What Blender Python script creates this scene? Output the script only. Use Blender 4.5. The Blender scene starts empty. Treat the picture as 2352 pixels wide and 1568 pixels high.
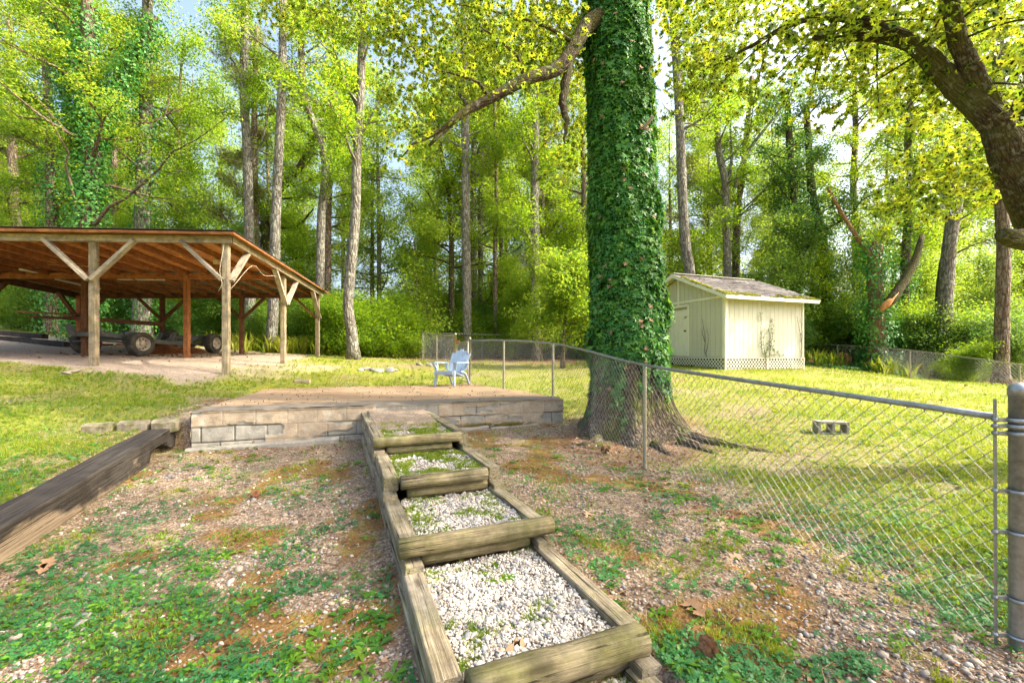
import bpy, math, random
import numpy as np
from mathutils import Vector, Matrix
R = np.random.default_rng(11)
random.seed(5)
SC = bpy.context.scene
COL = SC.collection
PI = math.pi
HV, FV, CU = 815.0, 1000.0, 1176.0     # horizon row, focal length and centre column on a 2352 px wide sheet

def P(u, v, Y):
    "point at depth Y seen at column u, row v (eye at the origin)"
    return np.array([(u-CU)/FV*Y, Y, (HV-v)/FV*Y])

# ------------------------------------------------------------------ noise
def _hash(ix, iy, s):
    n = (ix*374761393 + iy*668265263 + s*1442695041) & 0x7fffffff
    n = ((n ^ (n >> 13))*1274126177) & 0x7fffffff
    n = n ^ (n >> 16)
    return (n & 0xffff)/65535.0
def vnoise(x, y, s=0):
    x = np.asarray(x, float); y = np.asarray(y, float)
    ix = np.floor(x).astype(np.int64); iy = np.floor(y).astype(np.int64)
    fx = x-ix; fy = y-iy
    fx = fx*fx*(3-2*fx); fy = fy*fy*(3-2*fy)
    a = _hash(ix, iy, s); b = _hash(ix+1, iy, s); c = _hash(ix, iy+1, s); d = _hash(ix+1, iy+1, s)
    return (a*(1-fx)+b*fx)*(1-fy)+(c*(1-fx)+d*fx)*fy
def fbm(x, y, s=0, o=4):
    x = np.asarray(x, float); y = np.asarray(y, float); t = 0; a = .5; n = 0
    for k in range(o):
        t = t+a*vnoise(x*2**k, y*2**k, s+k*17); n += a; a *= .5
    return t/n
def sstep(a, b, x):
    t = np.clip((x-a)/(b-a), 0, 1); return t*t*(3-2*t)

# ------------------------------------------------------------------ objects
def tag(o, label=None, cat=None, group=None, kind=None):
    if label: o['label'] = label
    if cat: o['category'] = cat
    if group: o['group'] = group
    if kind: o['kind'] = kind
    return o
def empty(name, loc=(0,0,0), label=None, cat=None, group=None):
    o = bpy.data.objects.new(name, None); COL.objects.link(o)
    o.location = loc; o.empty_display_size = .2
    return tag(o, label, cat, group)
def link(name, me, mat, parent=None):
    o = bpy.data.objects.new(name, me); COL.objects.link(o)
    if mat is not None:
        for m in (mat if isinstance(mat, (list, tuple)) else [mat]): me.materials.append(m)
    if parent is not None:
        o.parent = parent
        o.matrix_parent_inverse = Matrix.Translation(-Vector(parent.location))
    return o
def raw_mesh(name, V, loops, starts, v=None, lc=None, mi=None, smooth=False):
    me = bpy.data.meshes.new(name)
    V = np.ascontiguousarray(V, dtype=np.float32)
    loops = np.ascontiguousarray(loops, dtype=np.int32); starts = np.ascontiguousarray(starts, dtype=np.int32)
    me.vertices.add(len(V)); me.vertices.foreach_set('co', V.ravel())
    me.loops.add(len(loops)); me.loops.foreach_set('vertex_index', loops)
    me.polygons.add(len(starts)); me.polygons.foreach_set('loop_start', starts)
    if smooth: me.polygons.foreach_set('use_smooth', np.ones(len(starts), dtype=bool))
    if mi is not None: me.polygons.foreach_set('material_index', np.ascontiguousarray(mi, dtype=np.int32))
    if v is not None:
        a = me.attributes.new('v', 'FLOAT', 'POINT'); a.data.foreach_set('value', np.ascontiguousarray(v, dtype=np.float32))
    if lc is not None:
        a = me.attributes.new('lc', 'FLOAT_VECTOR', 'POINT'); a.data.foreach_set('vector', np.ascontiguousarray(lc, dtype=np.float32).ravel())
    me.update(calc_edges=True)
    return me

class MB:
    "collects shapes into one mesh; every vertex carries lc = local grain coordinates, v = a random number per shape"
    def __init__(s): s.V = []; s.F = []; s.LC = []; s.W = []; s.n = 0; s.S = []
    def add(s, V, F, lc=None, v=None, smooth=False):
        V = np.asarray(V, float)
        if lc is None: lc = V
        if v is None: v = random.random()
        s.V.append(V); s.LC.append(np.asarray(lc, float)); s.W.append(np.full(len(V), v) if np.isscalar(v) else np.asarray(v))
        for f in F: s.F.append([i+s.n for i in f]); s.S.append(smooth)
        s.n += len(V)
        return s
    def box(s, c, d, ax=None, v=None, jit=0):
        "box with centre c, full sizes d and axes ax (3 rows); lc runs along the first axis"
        c = np.asarray(c, float); ax = np.eye(3) if ax is None else np.asarray(ax, float)
        q = np.array([[i, j, k] for i in (-.5,.5) for j in (-.5,.5) for k in (-.5,.5)])*np.asarray(d, float)
        if jit: q = q+R.normal(0, jit, q.shape)
        F = [(0,1,3,2),(4,6,7,5),(0,4,5,1),(2,3,7,6),(0,2,6,4),(1,5,7,3)]
        o = R.uniform(-40, 40, 3)
        return s.add(c+q@ax, F, q+o, v)
    def beam(s, a, b, w, h, up=(0,0,1), v=None, ch=.0, o=None):
        "timber from a to b, w wide, h high; chamfered edges; several rings so it can be a little worn"
        a = np.asarray(a, float); b = np.asarray(b, float)
        x = b-a; L = np.linalg.norm(x); x /= L
        y = np.cross(np.asarray(up, float), x); y /= np.linalg.norm(y); z = np.cross(x, y)
        c = min(w, h)*.07 if ch == 0 else ch
        sec = np.array([(-w/2+c,-h/2),(w/2-c,-h/2),(w/2,-h/2+c),(w/2,h/2-c),(w/2-c,h/2),(-w/2+c,h/2),(-w/2,h/2-c),(-w/2,-h/2+c)])
        n = max(2, int(L/.25)+1)
        V = []; LC = []; o = R.uniform(-40, 40, 3) if o is None else o
        for i in range(n):
            t = i/(n-1)*L
            for (p, q) in sec+R.normal(0, min(w,h)*.008, sec.shape):
                V.append(a+x*t+y*p+z*q); LC.append((t+o[0], p+o[1], q+o[2]))
        F = []
        for i in range(n-1):
            for k in range(8):
                k2 = (k+1) % 8
                F.append((i*8+k, i*8+k2, (i+1)*8+k2, (i+1)*8+k))
        F.append(tuple(range(7, -1, -1))); F.append(tuple((n-1)*8+k for k in range(8)))
        return s.add(V, F, LC, v)
    def tube(s, pts, rad, n=8, v=None, cap=True, rough=0, smooth=True, seed=0):
        V, F, LC = tube_geo(pts, rad, n, cap, rough, seed)
        return s.add(V, F, LC, v, smooth)
    def lathe(s, c, prof, axis=(0,0,1), n=24, v=None, smooth=True):
        "prof: (radius, height along axis)"
        c = np.asarray(c, float); z = np.asarray(axis, float); z = z/np.linalg.norm(z)
        x = np.cross(z, (0,1,0) if abs(z[1]) < .9 else (1,0,0)); x /= np.linalg.norm(x); y = np.cross(z, x)
        V = [c+z*h+(x*math.cos(2*PI*k/n)+y*math.sin(2*PI*k/n))*r for (r, h) in prof for k in range(n)]
        F = [(i*n+k, i*n+(k+1)%n, (i+1)*n+(k+1)%n, (i+1)*n+k) for i in range(len(prof)-1) for k in range(n)]
        return s.add(V, F, None, v, smooth)
    def build(s, name, mat, parent=None):
        V = np.concatenate(s.V); LC = np.concatenate(s.LC); W = np.concatenate(s.W)
        L = np.array([len(f) for f in s.F]); starts = np.concatenate([[0], np.cumsum(L)[:-1]])
        loops = np.concatenate([np.array(f) for f in s.F])
        me = raw_mesh(name, V, loops, starts, W, LC)
        me.polygons.foreach_set('use_smooth', np.array(s.S, dtype=bool))
        return link(name, me, mat, parent)

def resample(pts, rad, step):
    "Catmull-Rom through the points"
    pts = np.asarray(pts, float); rad = np.asarray(rad, float)
    Q = np.vstack([2*pts[0]-pts[1], pts, 2*pts[-1]-pts[-2]])
    out = []; ro = []
    for i in range(len(pts)-1):
        L = np.linalg.norm(pts[i+1]-pts[i]); m = max(1, int(L/step))
        p0, p1, p2, p3 = Q[i:i+4]
        for k in range(m):
            t = k/m
            out.append(.5*((2*p1)+(-p0+p2)*t+(2*p0-5*p1+4*p2-p3)*t*t+(-p0+3*p1-3*p2+p3)*t**3))
            ro.append(rad[i]*(1-t)+rad[i+1]*t)
    out.append(pts[-1]); ro.append(rad[-1])
    return np.array(out), np.array(ro)
def frames(pts):
    T = np.gradient(pts, axis=0); T /= np.linalg.norm(T, axis=1)[:,None]+1e-9
    ref = np.array([1.,0,0]) if abs(T[0][0]) < .8 else np.array([0,1.,0])
    X = []; x = ref
    for t in T:
        x = x-t*np.dot(x, t); x /= np.linalg.norm(x); X.append(x)
    X = np.array(X); Y = np.cross(T, X)
    return T, X, Y
def tube_geo(pts, rad, n=8, cap=True, rough=0, seed=0):
    pts = np.asarray(pts, float); rad = np.broadcast_to(np.asarray(rad, float), (len(pts),))
    T, X, Y = frames(pts)
    a = np.arange(n)/n*2*PI
    d = np.concatenate([[0], np.cumsum(np.linalg.norm(np.diff(pts, axis=0), axis=1))])
    rr = rad[:,None]*np.ones((1,n))
    if rough:
        rr = rr*(1+rough*(fbm(np.cos(a)[None]*2.2+d[:,None]*.8+seed*3.1, np.sin(a)[None]*2.2+d[:,None]*.5, seed, 3)-.5)*2)
    V = pts[:,None]+X[:,None]*(np.cos(a)[None,:,None]*rr[...,None])+Y[:,None]*(np.sin(a)[None,:,None]*rr[...,None])
    LC = np.stack([np.cos(a)[None]*rr, np.sin(a)[None]*rr, d[:,None]+0*rr], -1)+np.array([seed*1.7, seed*.9, 0])
    m = len(pts)
    F = [(i*n+k, i*n+(k+1)%n, (i+1)*n+(k+1)%n, (i+1)*n+k) for i in range(m-1) for k in range(n)]
    if cap: F += [tuple(range(n-1,-1,-1)), tuple((m-1)*n+k for k in range(n))]
    return V.reshape(-1,3), F, LC.reshape(-1,3)

def seg_tubes(P0, P1, r0, r1=None, n=3):
    "open prisms between point pairs, all at once -> V, loops, starts"
    P0 = np.asarray(P0, float); P1 = np.asarray(P1, float); r1 = r0 if r1 is None else r1
    N = len(P0); r0 = np.broadcast_to(r0, (N,)); r1 = np.broadcast_to(r1, (N,))
    T = P1-P0; T = T/(np.linalg.norm(T, axis=1)[:,None]+1e-9)
    ref = np.where(np.abs(T[:,2:3]) < .9, np.array([[0,0,1.]]), np.array([[1.,0,0]]))
    X = np.cross(T, ref); X /= np.linalg.norm(X, axis=1)[:,None]; Y = np.cross(T, X)
    V = np.empty((N, 2*n, 3))
    for k in range(n):
        a = 2*PI*k/n; D = X*math.cos(a)+Y*math.sin(a)
        V[:,k] = P0+D*r0[:,None]; V[:,n+k] = P1+D*r1[:,None]
    f = np.array([[k, (k+1)%n, n+(k+1)%n, n+k] for k in range(n)])
    loops = (f.ravel()[None]+(np.arange(N)*2*n)[:,None]).ravel()
    return V.reshape(-1,3), loops, np.arange(N*n)*4

# ------------------------------------------------------------------ scattering small shapes
def _outline(pts, fold=.12):
    "leaf from half outline (x across, y along): a fan of quads either side of the rib; z folds up"
    return pts
T_LEAF = (np.array([(0,0,0),(.34,.45,.10),(0,1,-.06),(-.34,.45,.10)]), [(0,1,2),(0,2,3)])
def lobed(half, fold=.10, droop=-.12):
    V = [(0,0,0)]+[(x,y,fold*abs(x)*2+droop*y*y) for x, y in half]+[(0,1,droop)]+[(-x,y,fold*abs(x)*2+droop*y*y) for x, y in half[::-1]]
    n = len(V); k = len(half)
    ribs = [(0,.35,droop*.1),(0,.7,droop*.5)]
    V += ribs
    a, b = n, n+1
    F = []
    order = list(range(n))
    for i in range(n):
        j = (i+1) % n
        yi = (V[i][1]+V[j][1])/2
        F.append((i, j, a if yi < .52 else b))
    # close the fan between both rib points
    for i in (1+k//2, n-1-k//2): F.append((a, b, i) if False else (a, i, b))
    return np.array(V, float), F
T_OAK = lobed([(.10,.12),(.24,.24),(.12,.34),(.38,.52),(.18,.60),(.34,.82),(.12,.86)])
T_IVY = lobed([(.30,-.10),(.50,.10),(.26,.26),(.50,.58),(.18,.55)], .08, -.25)
T_STAR = (np.array([(0,0,0),(.5,-.12,.05),(.2,.22,.03),(.5,.5,0),(.14,.5,.0),(0,1,-.2),(-.14,.5,0),(-.5,.5,0),(-.2,.22,.03),(-.5,-.12,.05)]),
          [(0,1,2),(0,2,3,4),(0,4,5,6),(0,6,7,8),(0,8,9)])
def _tuft(k, seed, spread=.55, w=.05):
    r = np.random.default_rng(seed); V = []; F = []
    for i in range(k):
        a = r.uniform(0, 2*PI); s = r.uniform(.1, spread); h = r.uniform(.55, 1)
        d = np.array([math.cos(a), math.sin(a)]); p = np.array([-d[1], d[0]])*w
        b = d*r.uniform(0, .16)
        n = len(V)
        m = b+d*s*.45; t = b+d*s*1.25
        V += [(b[0]-p[0], b[1]-p[1], 0), (b[0]+p[0], b[1]+p[1], 0), (m[0]+p[0]*.8, m[1]+p[1]*.8, h*.62), (m[0]-p[0]*.8, m[1]-p[1]*.8, h*.62), (t[0], t[1], h)]
        F += [(n,n+1,n+2,n+3),(n+3,n+2,n+4)]
    return np.array(V), F
def _needles(k, seed):
    r = np.random.default_rng(seed); V = []; F = []
    for i in range(k):
        d = r.normal(0,1,3); d[2] = abs(d[2])*.9-.1; d /= np.linalg.norm(d)
        p = np.cross(d, r.normal(0,1,3)); p /= np.linalg.norm(p); p *= .035
        n = len(V); V += [tuple(-p), tuple(p), tuple(d)]; F.append((n,n+1,n+2))
    return np.array(V), F
def _clover():
    V = []; F = []
    for i in range(3):
        a = i*2*PI/3; c, s = math.cos(a), math.sin(a)
        for (x, y, z) in [(0,0,.55),(.5,-.42,.62),(1,0,.56),(.5,.42,.62)]:
            V.append((x*c-y*s, x*s+y*c, z))
        F.append((i*4, i*4+1, i*4+2, i*4+3))
    return np.array(V), F
def _rosette(k, seed):
    r = np.random.default_rng(seed); V = []; F = []
    for i in range(k):
        a = i*2.399+r.uniform(-.3,.3); c, s = math.cos(a), math.sin(a); L = r.uniform(.6, 1); w = .17*L
        n = len(V)
        for (x, y, z) in [(0,0,.04),(.45*L,-w,.30*L),(.45*L,w,.30*L),(.45*L,0,.24*L),(.8*L,-w*.9,.30*L),(.8*L,w*.9,.30*L),(L,0,.16*L)]:
            V.append((x*c-y*s, x*s+y*c, z))
        F += [(n,n+1,n+3),(n,n+3,n+2),(n+1,n+4,n+3),(n+3,n+5,n+2),(n+3,n+4,n+6),(n+3,n+6,n+5)]
    return np.array(V), F
def _ico():
    t = (1+5**.5)/2
    V = np.array([(-1,t,0),(1,t,0),(-1,-t,0),(1,-t,0),(0,-1,t),(0,1,t),(0,-1,-t),(0,1,-t),(t,0,-1),(t,0,1),(-t,0,-1),(-t,0,1)], float)
    V /= np.linalg.norm(V[0])
    F = [(0,11,5),(0,5,1),(0,1,7),(0,7,10),(0,10,11),(1,5,9),(5,11,4),(11,10,2),(10,7,6),(7,1,8),(3,9,4),(3,4,2),(3,2,6),(3,6,8),(3,8,9),(4,9,5),(2,4,11),(6,2,10),(8,6,7),(9,8,1)]
    return V, F
def _ico2():
    V, F = _ico(); V = [tuple(p) for p in V]; G = []; mid = {}
    def m(a, b):
        k = (min(a,b), max(a,b))
        if k not in mid:
            p = (np.array(V[a])+np.array(V[b]))/2; p /= np.linalg.norm(p); V.append(tuple(p)); mid[k] = len(V)-1
        return mid[k]
    for a, b, c in F:
        x, y, z = m(a,b), m(b,c), m(c,a); G += [(a,x,z),(b,y,x),(c,z,y),(x,y,z)]
    return np.array(V), G
T_TUFT = _tuft(7, 3); T_CLOVER = _clover(); T_ROS = _rosette(8, 5); T_PEB = _ico(); T_PEB2 = _ico2(); T_NEED = _needles(16, 4)

def scatter(name, tmpl, pos, size, nrm=None, v=None, mat=None, parent=None, aspect=None, smooth=False, jit=0, tip=None):
    "copies of one template: +z turned to nrm, random roll (or +y towards tip), per copy random v"
    TV, TF = tmpl; pos = np.asarray(pos, float); N = len(pos)
    if N == 0: return None
    size = np.broadcast_to(size, (N,))
    if nrm is None: nrm = np.tile([0,0,1.], (N,1))
    Z = nrm/(np.linalg.norm(nrm, axis=1)[:,None]+1e-9)
    ref = R.normal(0,1,(N,3)) if tip is None else tip
    X = np.cross(ref, Z); X /= np.linalg.norm(X, axis=1)[:,None]+1e-9; Y = np.cross(Z, X)
    K = len(TV); Q = np.broadcast_to(TV, (N,K,3)).copy()
    if aspect is not None: Q = Q*aspect[:,None,:]
    if jit: Q = Q*(1+R.normal(0, jit, (N,K,1)))
    Q = Q*size[:,None,None]
    V = pos[:,None]+Q[...,0:1]*X[:,None]+Q[...,1:2]*Y[:,None]+Q[...,2:3]*Z[:,None]
    fl = np.concatenate([np.array(f) for f in TF]); ln = np.array([len(f) for f in TF])
    loops = (fl[None]+(np.arange(N)*K)[:,None]).ravel()
    st = np.concatenate([[0], np.cumsum(ln)[:-1]]); starts = (st[None]+(np.arange(N)*len(fl))[:,None]).ravel()
    if v is None: v = R.random(N)
    me = raw_mesh(name, V.reshape(-1,3), loops, starts, np.repeat(v, K), smooth=smooth)
    return link(name, me, mat, parent)
# ------------------------------------------------------------------ materials
def newmat(name):
    m = bpy.data.materials.new(name); m.use_nodes = True; m.node_tree.nodes.clear(); return m
class NT:
    def __init__(s, m): s.t = m.node_tree
    def n(s, typ, ins=None, out=0, **props):
        nd = s.t.nodes.new('ShaderNode'+typ)
        for k, v in props.items(): setattr(nd, k, v)
        for k, v in (ins or {}).items():
            if isinstance(v, bpy.types.NodeSocket): s.t.links.new(v, nd.inputs[k])
            else: nd.inputs[k].default_value = v
        return nd.outputs[out]
    def ramp(s, fac, stops, mode='LINEAR'):
        nd = s.t.nodes.new('ShaderNodeValToRGB'); e = nd.color_ramp.elements; nd.color_ramp.interpolation = mode
        while len(e) < len(stops): e.new(.5)
        for el, (p, c) in zip(e, stops): el.position = p; el.color = (c[0], c[1], c[2], 1) if not np.isscalar(c) else (c, c, c, 1)
        s.t.links.new(fac, nd.inputs[0]); return nd.outputs[0]
    def attr(s, name, out=2):
        nd = s.t.nodes.new('ShaderNodeAttribute'); nd.attribute_name = name; return nd.outputs[{'fac':2,'vec':1,'col':0}[out] if isinstance(out, str) else out]
    def mapv(s, vec, sc): return s.n('Mapping', {'Vector': vec, 'Scale': sc})
    def noise(s, vec, scale, detail=4, rough=.6, dist=0): return s.n('TexNoise', {'Vector': vec, 'Scale': scale, 'Detail': detail, 'Roughness': rough, 'Distortion': dist}, 0)
    def mix(s, f, a, b, mode='MIX'):
        nd = s.t.nodes.new('ShaderNodeMix'); nd.data_type = 'RGBA'; nd.blend_type = mode
        for k, x in ((0, f), (6, a), (7, b)):
            if isinstance(x, bpy.types.NodeSocket): s.t.links.new(x, nd.inputs[k])
            elif np.isscalar(x): nd.inputs[k].default_value = x
            else: nd.inputs[k].default_value = (x[0], x[1], x[2], 1)
        return nd.outputs[2]
    def math(s, op, a, b=0.0, clamp=False):
        nd = s.t.nodes.new('ShaderNodeMath'); nd.operation = op; nd.use_clamp = clamp
        for k, x in ((0, a), (1, b)):
            if isinstance(x, bpy.types.NodeSocket): s.t.links.new(x, nd.inputs[k])
            else: nd.inputs[k].default_value = x
        return nd.outputs[0]
    def bump(s, h, st=.5, d=.01): return s.n('Bump', {'Height': h, 'Strength': st, 'Distance': d})
    def surf(s, sh):
        o = s.t.nodes.new('ShaderNodeOutputMaterial'); s.t.links.new(sh, o.inputs[0])
    def pbr(s, col, rough=.8, normal=None, metal=0, spec=.3):
        ins = {'Base Color': col if isinstance(col, bpy.types.NodeSocket) else (*col, 1), 'Roughness': rough, 'Metallic': metal, 'Specular IOR Level': spec}
        if normal is not None: ins['Normal'] = normal
        s.surf(s.n('BsdfPrincipled', ins))

def m_wood(name, dark, mid, light, grey=.0, green=0., crack=.5):
    m = newmat(name); t = NT(m); lc = t.attr('lc', 'vec'); rv = t.attr('v')
    g = t.noise(t.mapv(lc, (1.6, 55, 55)), 1.0, 7, .7, .5)
    f = t.noise(t.mapv(lc, (6, 260, 260)), 1.0, 3, .6)
    b = t.noise(lc, 2.2, 4, .65)
    c = t.ramp(g, [(.28, dark), (.5, mid), (.72, light)])
    c = t.mix(t.math('MULTIPLY', t.ramp(b, [(.4, 0.), (.62, 1.)]), grey), c, (.30, .28, .25))
    if green: c = t.mix(t.math('MULTIPLY', t.ramp(t.noise(lc, 3.7, 5, .7), [(.45, 0.), (.65, 1.)]), green), c, (.16, .17, .03))
    kn = t.ramp(t.n('TexVoronoi', {'Vector': t.mapv(lc, (1.6, 7, 7)), 'Scale': 1.0}, 0), [(.05, 1.), (.16, 0.)])
    c = t.mix(1.0, c, t.ramp(t.noise(lc, 6, 6, .7), [(.35, .55), (.65, 1.1)]), 'MULTIPLY')
    c = t.mix(t.math('MULTIPLY', kn, .7), c, (dark[0]*.45, dark[1]*.45, dark[2]*.45))
    ck = t.ramp(t.noise(t.mapv(lc, (1.1, 62, 62)), 1.0, 4, .6, .3), [(.34, 1.), (.40, 0.)])
    c = t.mix(t.math('MULTIPLY', ck, crack), c, (.02, .015, .012))
    c = t.mix(1.0, c, t.ramp(rv, [(0, .78), (1, 1.12)]), 'MULTIPLY')
    h = t.math('SUBTRACT', t.math('ADD', g, t.math('MULTIPLY', f, .5)), t.math('MULTIPLY', ck, .8))
    t.pbr(c, .85, t.bump(h, .9, .012)); return m
def m_bark(name, c1, c2, c3, lich=.3, sc=1., moss=0.):
    m = newmat(name); t = NT(m); lc = t.attr('lc', 'vec')
    fur = t.n('TexVoronoi', {'Vector': t.mapv(lc, (11*sc, 11*sc, 2.6*sc)), 'Scale': 1.0, 'Randomness': 1.0}, 0, feature='DISTANCE_TO_EDGE')
    ns = t.noise(t.mapv(lc, (9*sc, 9*sc, 3*sc)), 1.5, 6, .7, .5)
    c = t.ramp(ns, [(.3, c1), (.52, c2), (.7, c3)])
    c = t.mix(t.ramp(fur, [(.0, .75), (.12, 0.)]), c, (c1[0]*.4, c1[1]*.4, c1[2]*.4))
    l = t.ramp(t.noise(lc, 5.5*sc, 5, .75), [(.52, 0.), (.60, 1.)])
    c = t.mix(t.math('MULTIPLY', l, lich), c, (.42, .45, .36))
    if moss: c = t.mix(t.math('MULTIPLY', t.ramp(t.noise(lc, 1.9, 4, .7), [(.42, 0.), (.58, 1.)]), moss), c, (.10, .11, .012))
    h = t.math('ADD', t.ramp(fur, [(0, 0.), (.25, 1.)]), t.math('MULTIPLY', ns, .8))
    t.pbr(c, .92, t.bump(h, .9, .035/sc)); return m
def m_leaf(name, stops, trans, tmix=.45, rough=.45):
    "leaf blade: reflecting and letting light through"
    m = newmat(name); t = NT(m); v = t.attr('v')
    oi = t.n('ObjectInfo', {}, 5)
    vv = t.math('ADD', t.math('MULTIPLY', v, .8), t.math('MULTIPLY', oi, .2))
    c = t.ramp(vv, stops)
    tc = t.mix(1.0, t.mix(.35, c, (.5,.5,.5)), (*trans,), 'MULTIPLY') if False else t.ramp(vv, trans)
    a = t.n('BsdfPrincipled', {'Base Color': c, 'Roughness': rough, 'Specular IOR Level': .35})
    b = t.n('BsdfTranslucent', {'Color': tc})
    t.surf(t.n('MixShader', {0: tmix, 1: a, 2: b})); return m
def m_plain(name, c, rough=.6, metal=0, var=.25, sc=6, bump=.2, spec=.35, c2=None, lo=.4, hi=.65):
    m = newmat(name); t = NT(m); lc = t.attr('lc', 'vec')
    n = t.noise(lc, sc, 5, .65)
    d = c2 if c2 is not None else tuple(x*(1-var) for x in c)
    col = t.mix(t.ramp(n, [(lo, 0.), (hi, 1.)]), c, d)
    t.pbr(col, rough, t.bump(t.noise(lc, sc*9, 3, .6), bump, .004), metal, spec); return m

M = {}
M['grey_wood'] = m_wood('weathered grey wood', (.22,.17,.11), (.44,.37,.26), (.62,.54,.40), .45, .12)
M['post_wood'] = m_wood('weathered post wood', (.20,.14,.08), (.42,.33,.20), (.58,.48,.32), .35, .3)
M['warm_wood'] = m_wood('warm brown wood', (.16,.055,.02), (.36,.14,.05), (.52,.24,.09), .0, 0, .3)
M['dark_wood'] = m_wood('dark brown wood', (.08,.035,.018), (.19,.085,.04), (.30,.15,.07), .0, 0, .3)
M['tie_wood'] = m_wood('step timber wood', (.13,.09,.05), (.36,.29,.18), (.62,.53,.38), .4, .45, .95)
M['round_wood'] = m_wood('rounded timber wood', (.11,.08,.035), (.32,.26,.13), (.54,.46,.28), .2, .6, .95)
M['sleeper'] = m_wood('black sleeper wood', (.012,.010,.009), (.035,.028,.022), (.08,.06,.045), .1, 0, .5)
def m_burnt():
    m = newmat('charred beam wood'); t = NT(m); lc = t.attr('lc', 'vec')
    g = t.noise(t.mapv(lc, (1.5, 60, 60)), 1.0, 7, .7, .4)
    c = t.ramp(g, [(.28, (.10,.075,.05)), (.5, (.27,.20,.13)), (.72, (.46,.37,.26))])
    ch = t.noise(t.mapv(lc, (1.1, 2.2, 2.2)), 1.4, 5, .6)
    x = t.n('SeparateXYZ', {0: lc}, 0)
    far = t.math('MULTIPLY', t.math('SUBTRACT', x, 1.7), .16)       # charring grows towards the far end
    top = t.math('MULTIPLY', t.math('SUBTRACT', t.n('SeparateXYZ', {0: lc}, 2), .02), 1.3)
    k = t.ramp(t.math('ADD', t.math('ADD', ch, far), top), [(.44, 0.), (.56, 1.)])
    c = t.mix(t.math('MULTIPLY', k, .9), c, t.ramp(g, [(.35, (.004,.004,.004)), (.68, (.045,.042,.04))]))
    ck = t.ramp(t.noise(t.mapv(lc, (.9, 45, 45)), 1.0, 4, .6, .3), [(.33, 1.), (.39, 0.)])
    c = t.mix(ck, c, (.012,.01,.008))
    t.pbr(c, .85, t.bump(t.math('SUBTRACT', g, ck), .8, .02)); return m
M['burnt'] = m_burnt()
def m_osb():
    m = newmat('strand board'); t = NT(m); lc = t.attr('lc', 'vec')
    a = t.n('TexVoronoi', {'Vector': t.mapv(lc, (9, 34, 20)), 'Scale': 1.0}, 1)
    f = t.n('SeparateColor', {0: a}, 0)
    c = t.ramp(f, [(0, (.30,.11,.025)), (.5, (.50,.20,.05)), (1, (.68,.32,.09))])
    c = t.mix(t.ramp(t.noise(lc, 1.1, 4, .6), [(.42, 0.), (.7, .6)]), c, (.25,.09,.025))
    t.pbr(c, .7, t.bump(f, .3, .004)); return m
M['osb'] = m_osb()
M['roof_metal'] = m_plain('green grey sheet metal', (.16,.19,.13), .5, .2, .4, 2, .1)
M['roof_felt'] = m_plain('dark roofing felt', (.05,.045,.04), .9, 0, .4, 4, .5)
M['bark_pale'] = m_bark('pale grey bark', (.09,.078,.06), (.20,.18,.145), (.34,.315,.26), .45)
M['bark_brown'] = m_bark('brown bark', (.08,.055,.035), (.17,.12,.08), (.29,.22,.15), .25)
M['bark_dark'] = m_bark('dark mossy oak bark', (.022,.013,.007), (.06,.038,.018), (.13,.085,.04), .25, 3.2, .45)
M['bark_big'] = m_bark('furrowed mossy bark', (.055,.038,.022), (.14,.10,.065), (.26,.19,.13), .15, 1.5, .9)
M['bark_snag'] = m_bark('split reddish wood', (.17,.09,.045), (.34,.19,.10), (.50,.31,.17), .1)
G = lambda *a: [(i/(len(a)-1), c) for i, c in enumerate(a)]
M['leaf_mid'] = m_leaf('mid green leaves', G((.035,.10,.010),(.075,.18,.012),(.16,.25,.012)), G((.22,.44,.015),(.44,.64,.02),(.70,.76,.03)), .5)
M['leaf_yel'] = m_leaf('yellow green leaves', G((.055,.13,.012),(.11,.21,.018),(.20,.26,.025)), G((.28,.50,.03),(.48,.66,.04),(.70,.70,.06)), .52)
M['leaf_deep'] = m_leaf('deep green leaves', G((.025,.08,.02),(.045,.13,.028),(.09,.19,.03)), G((.1,.28,.04),(.2,.40,.05),(.42,.56,.06)), .42)
M['leaf_oak'] = m_leaf('oak leaves', G((.035,.10,.022),(.075,.16,.02),(.15,.22,.018)), G((.22,.36,.02),(.46,.56,.025),(.72,.70,.04)), .5, .4)
M['leaf_ivy'] = m_leaf('ivy leaves', G((.022,.11,.022),(.045,.19,.035),(.09,.29,.045),(.15,.34,.04)), G((.05,.2,.03),(.1,.34,.04),(.2,.46,.05),(.36,.55,.05)), .3, .45)
M['leaf_pine'] = m_leaf('pine needles', G((.05,.085,.02),(.10,.14,.03),(.19,.18,.04)), G((.2,.28,.05),(.35,.4,.07),(.5,.42,.1)), .3)
M['leaf_shrub'] = m_leaf('shrub leaves', G((.035,.11,.02),(.07,.18,.025),(.15,.25,.025)), G((.18,.36,.03),(.34,.52,.05),(.58,.64,.06)), .46)
M['grass'] = m_leaf('grass blades', G((.07,.15,.015),(.13,.22,.016),(.24,.30,.02),(.34,.32,.06)), G((.22,.38,.02),(.36,.50,.03),(.55,.60,.04),(.6,.5,.1)), .4, .5)
M['clover'] = m_leaf('clover leaves', G((.03,.13,.045),(.055,.20,.05),(.11,.27,.03)), G((.08,.28,.04),(.16,.4,.05),(.33,.5,.04)), .3, .5)
M['weed'] = m_leaf('broad weed leaves', G((.035,.13,.015),(.08,.22,.018),(.17,.30,.02)), G((.2,.42,.03),(.34,.55,.04),(.5,.6,.05)), .35, .5)
M['litter'] = m_leaf('dry leaves', G((.10,.04,.018),(.22,.10,.05),(.36,.21,.11),(.50,.36,.22)), G((.1,.05,.02),(.2,.1,.04),(.3,.18,.08),(.4,.3,.15)), .15, .7)
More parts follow.
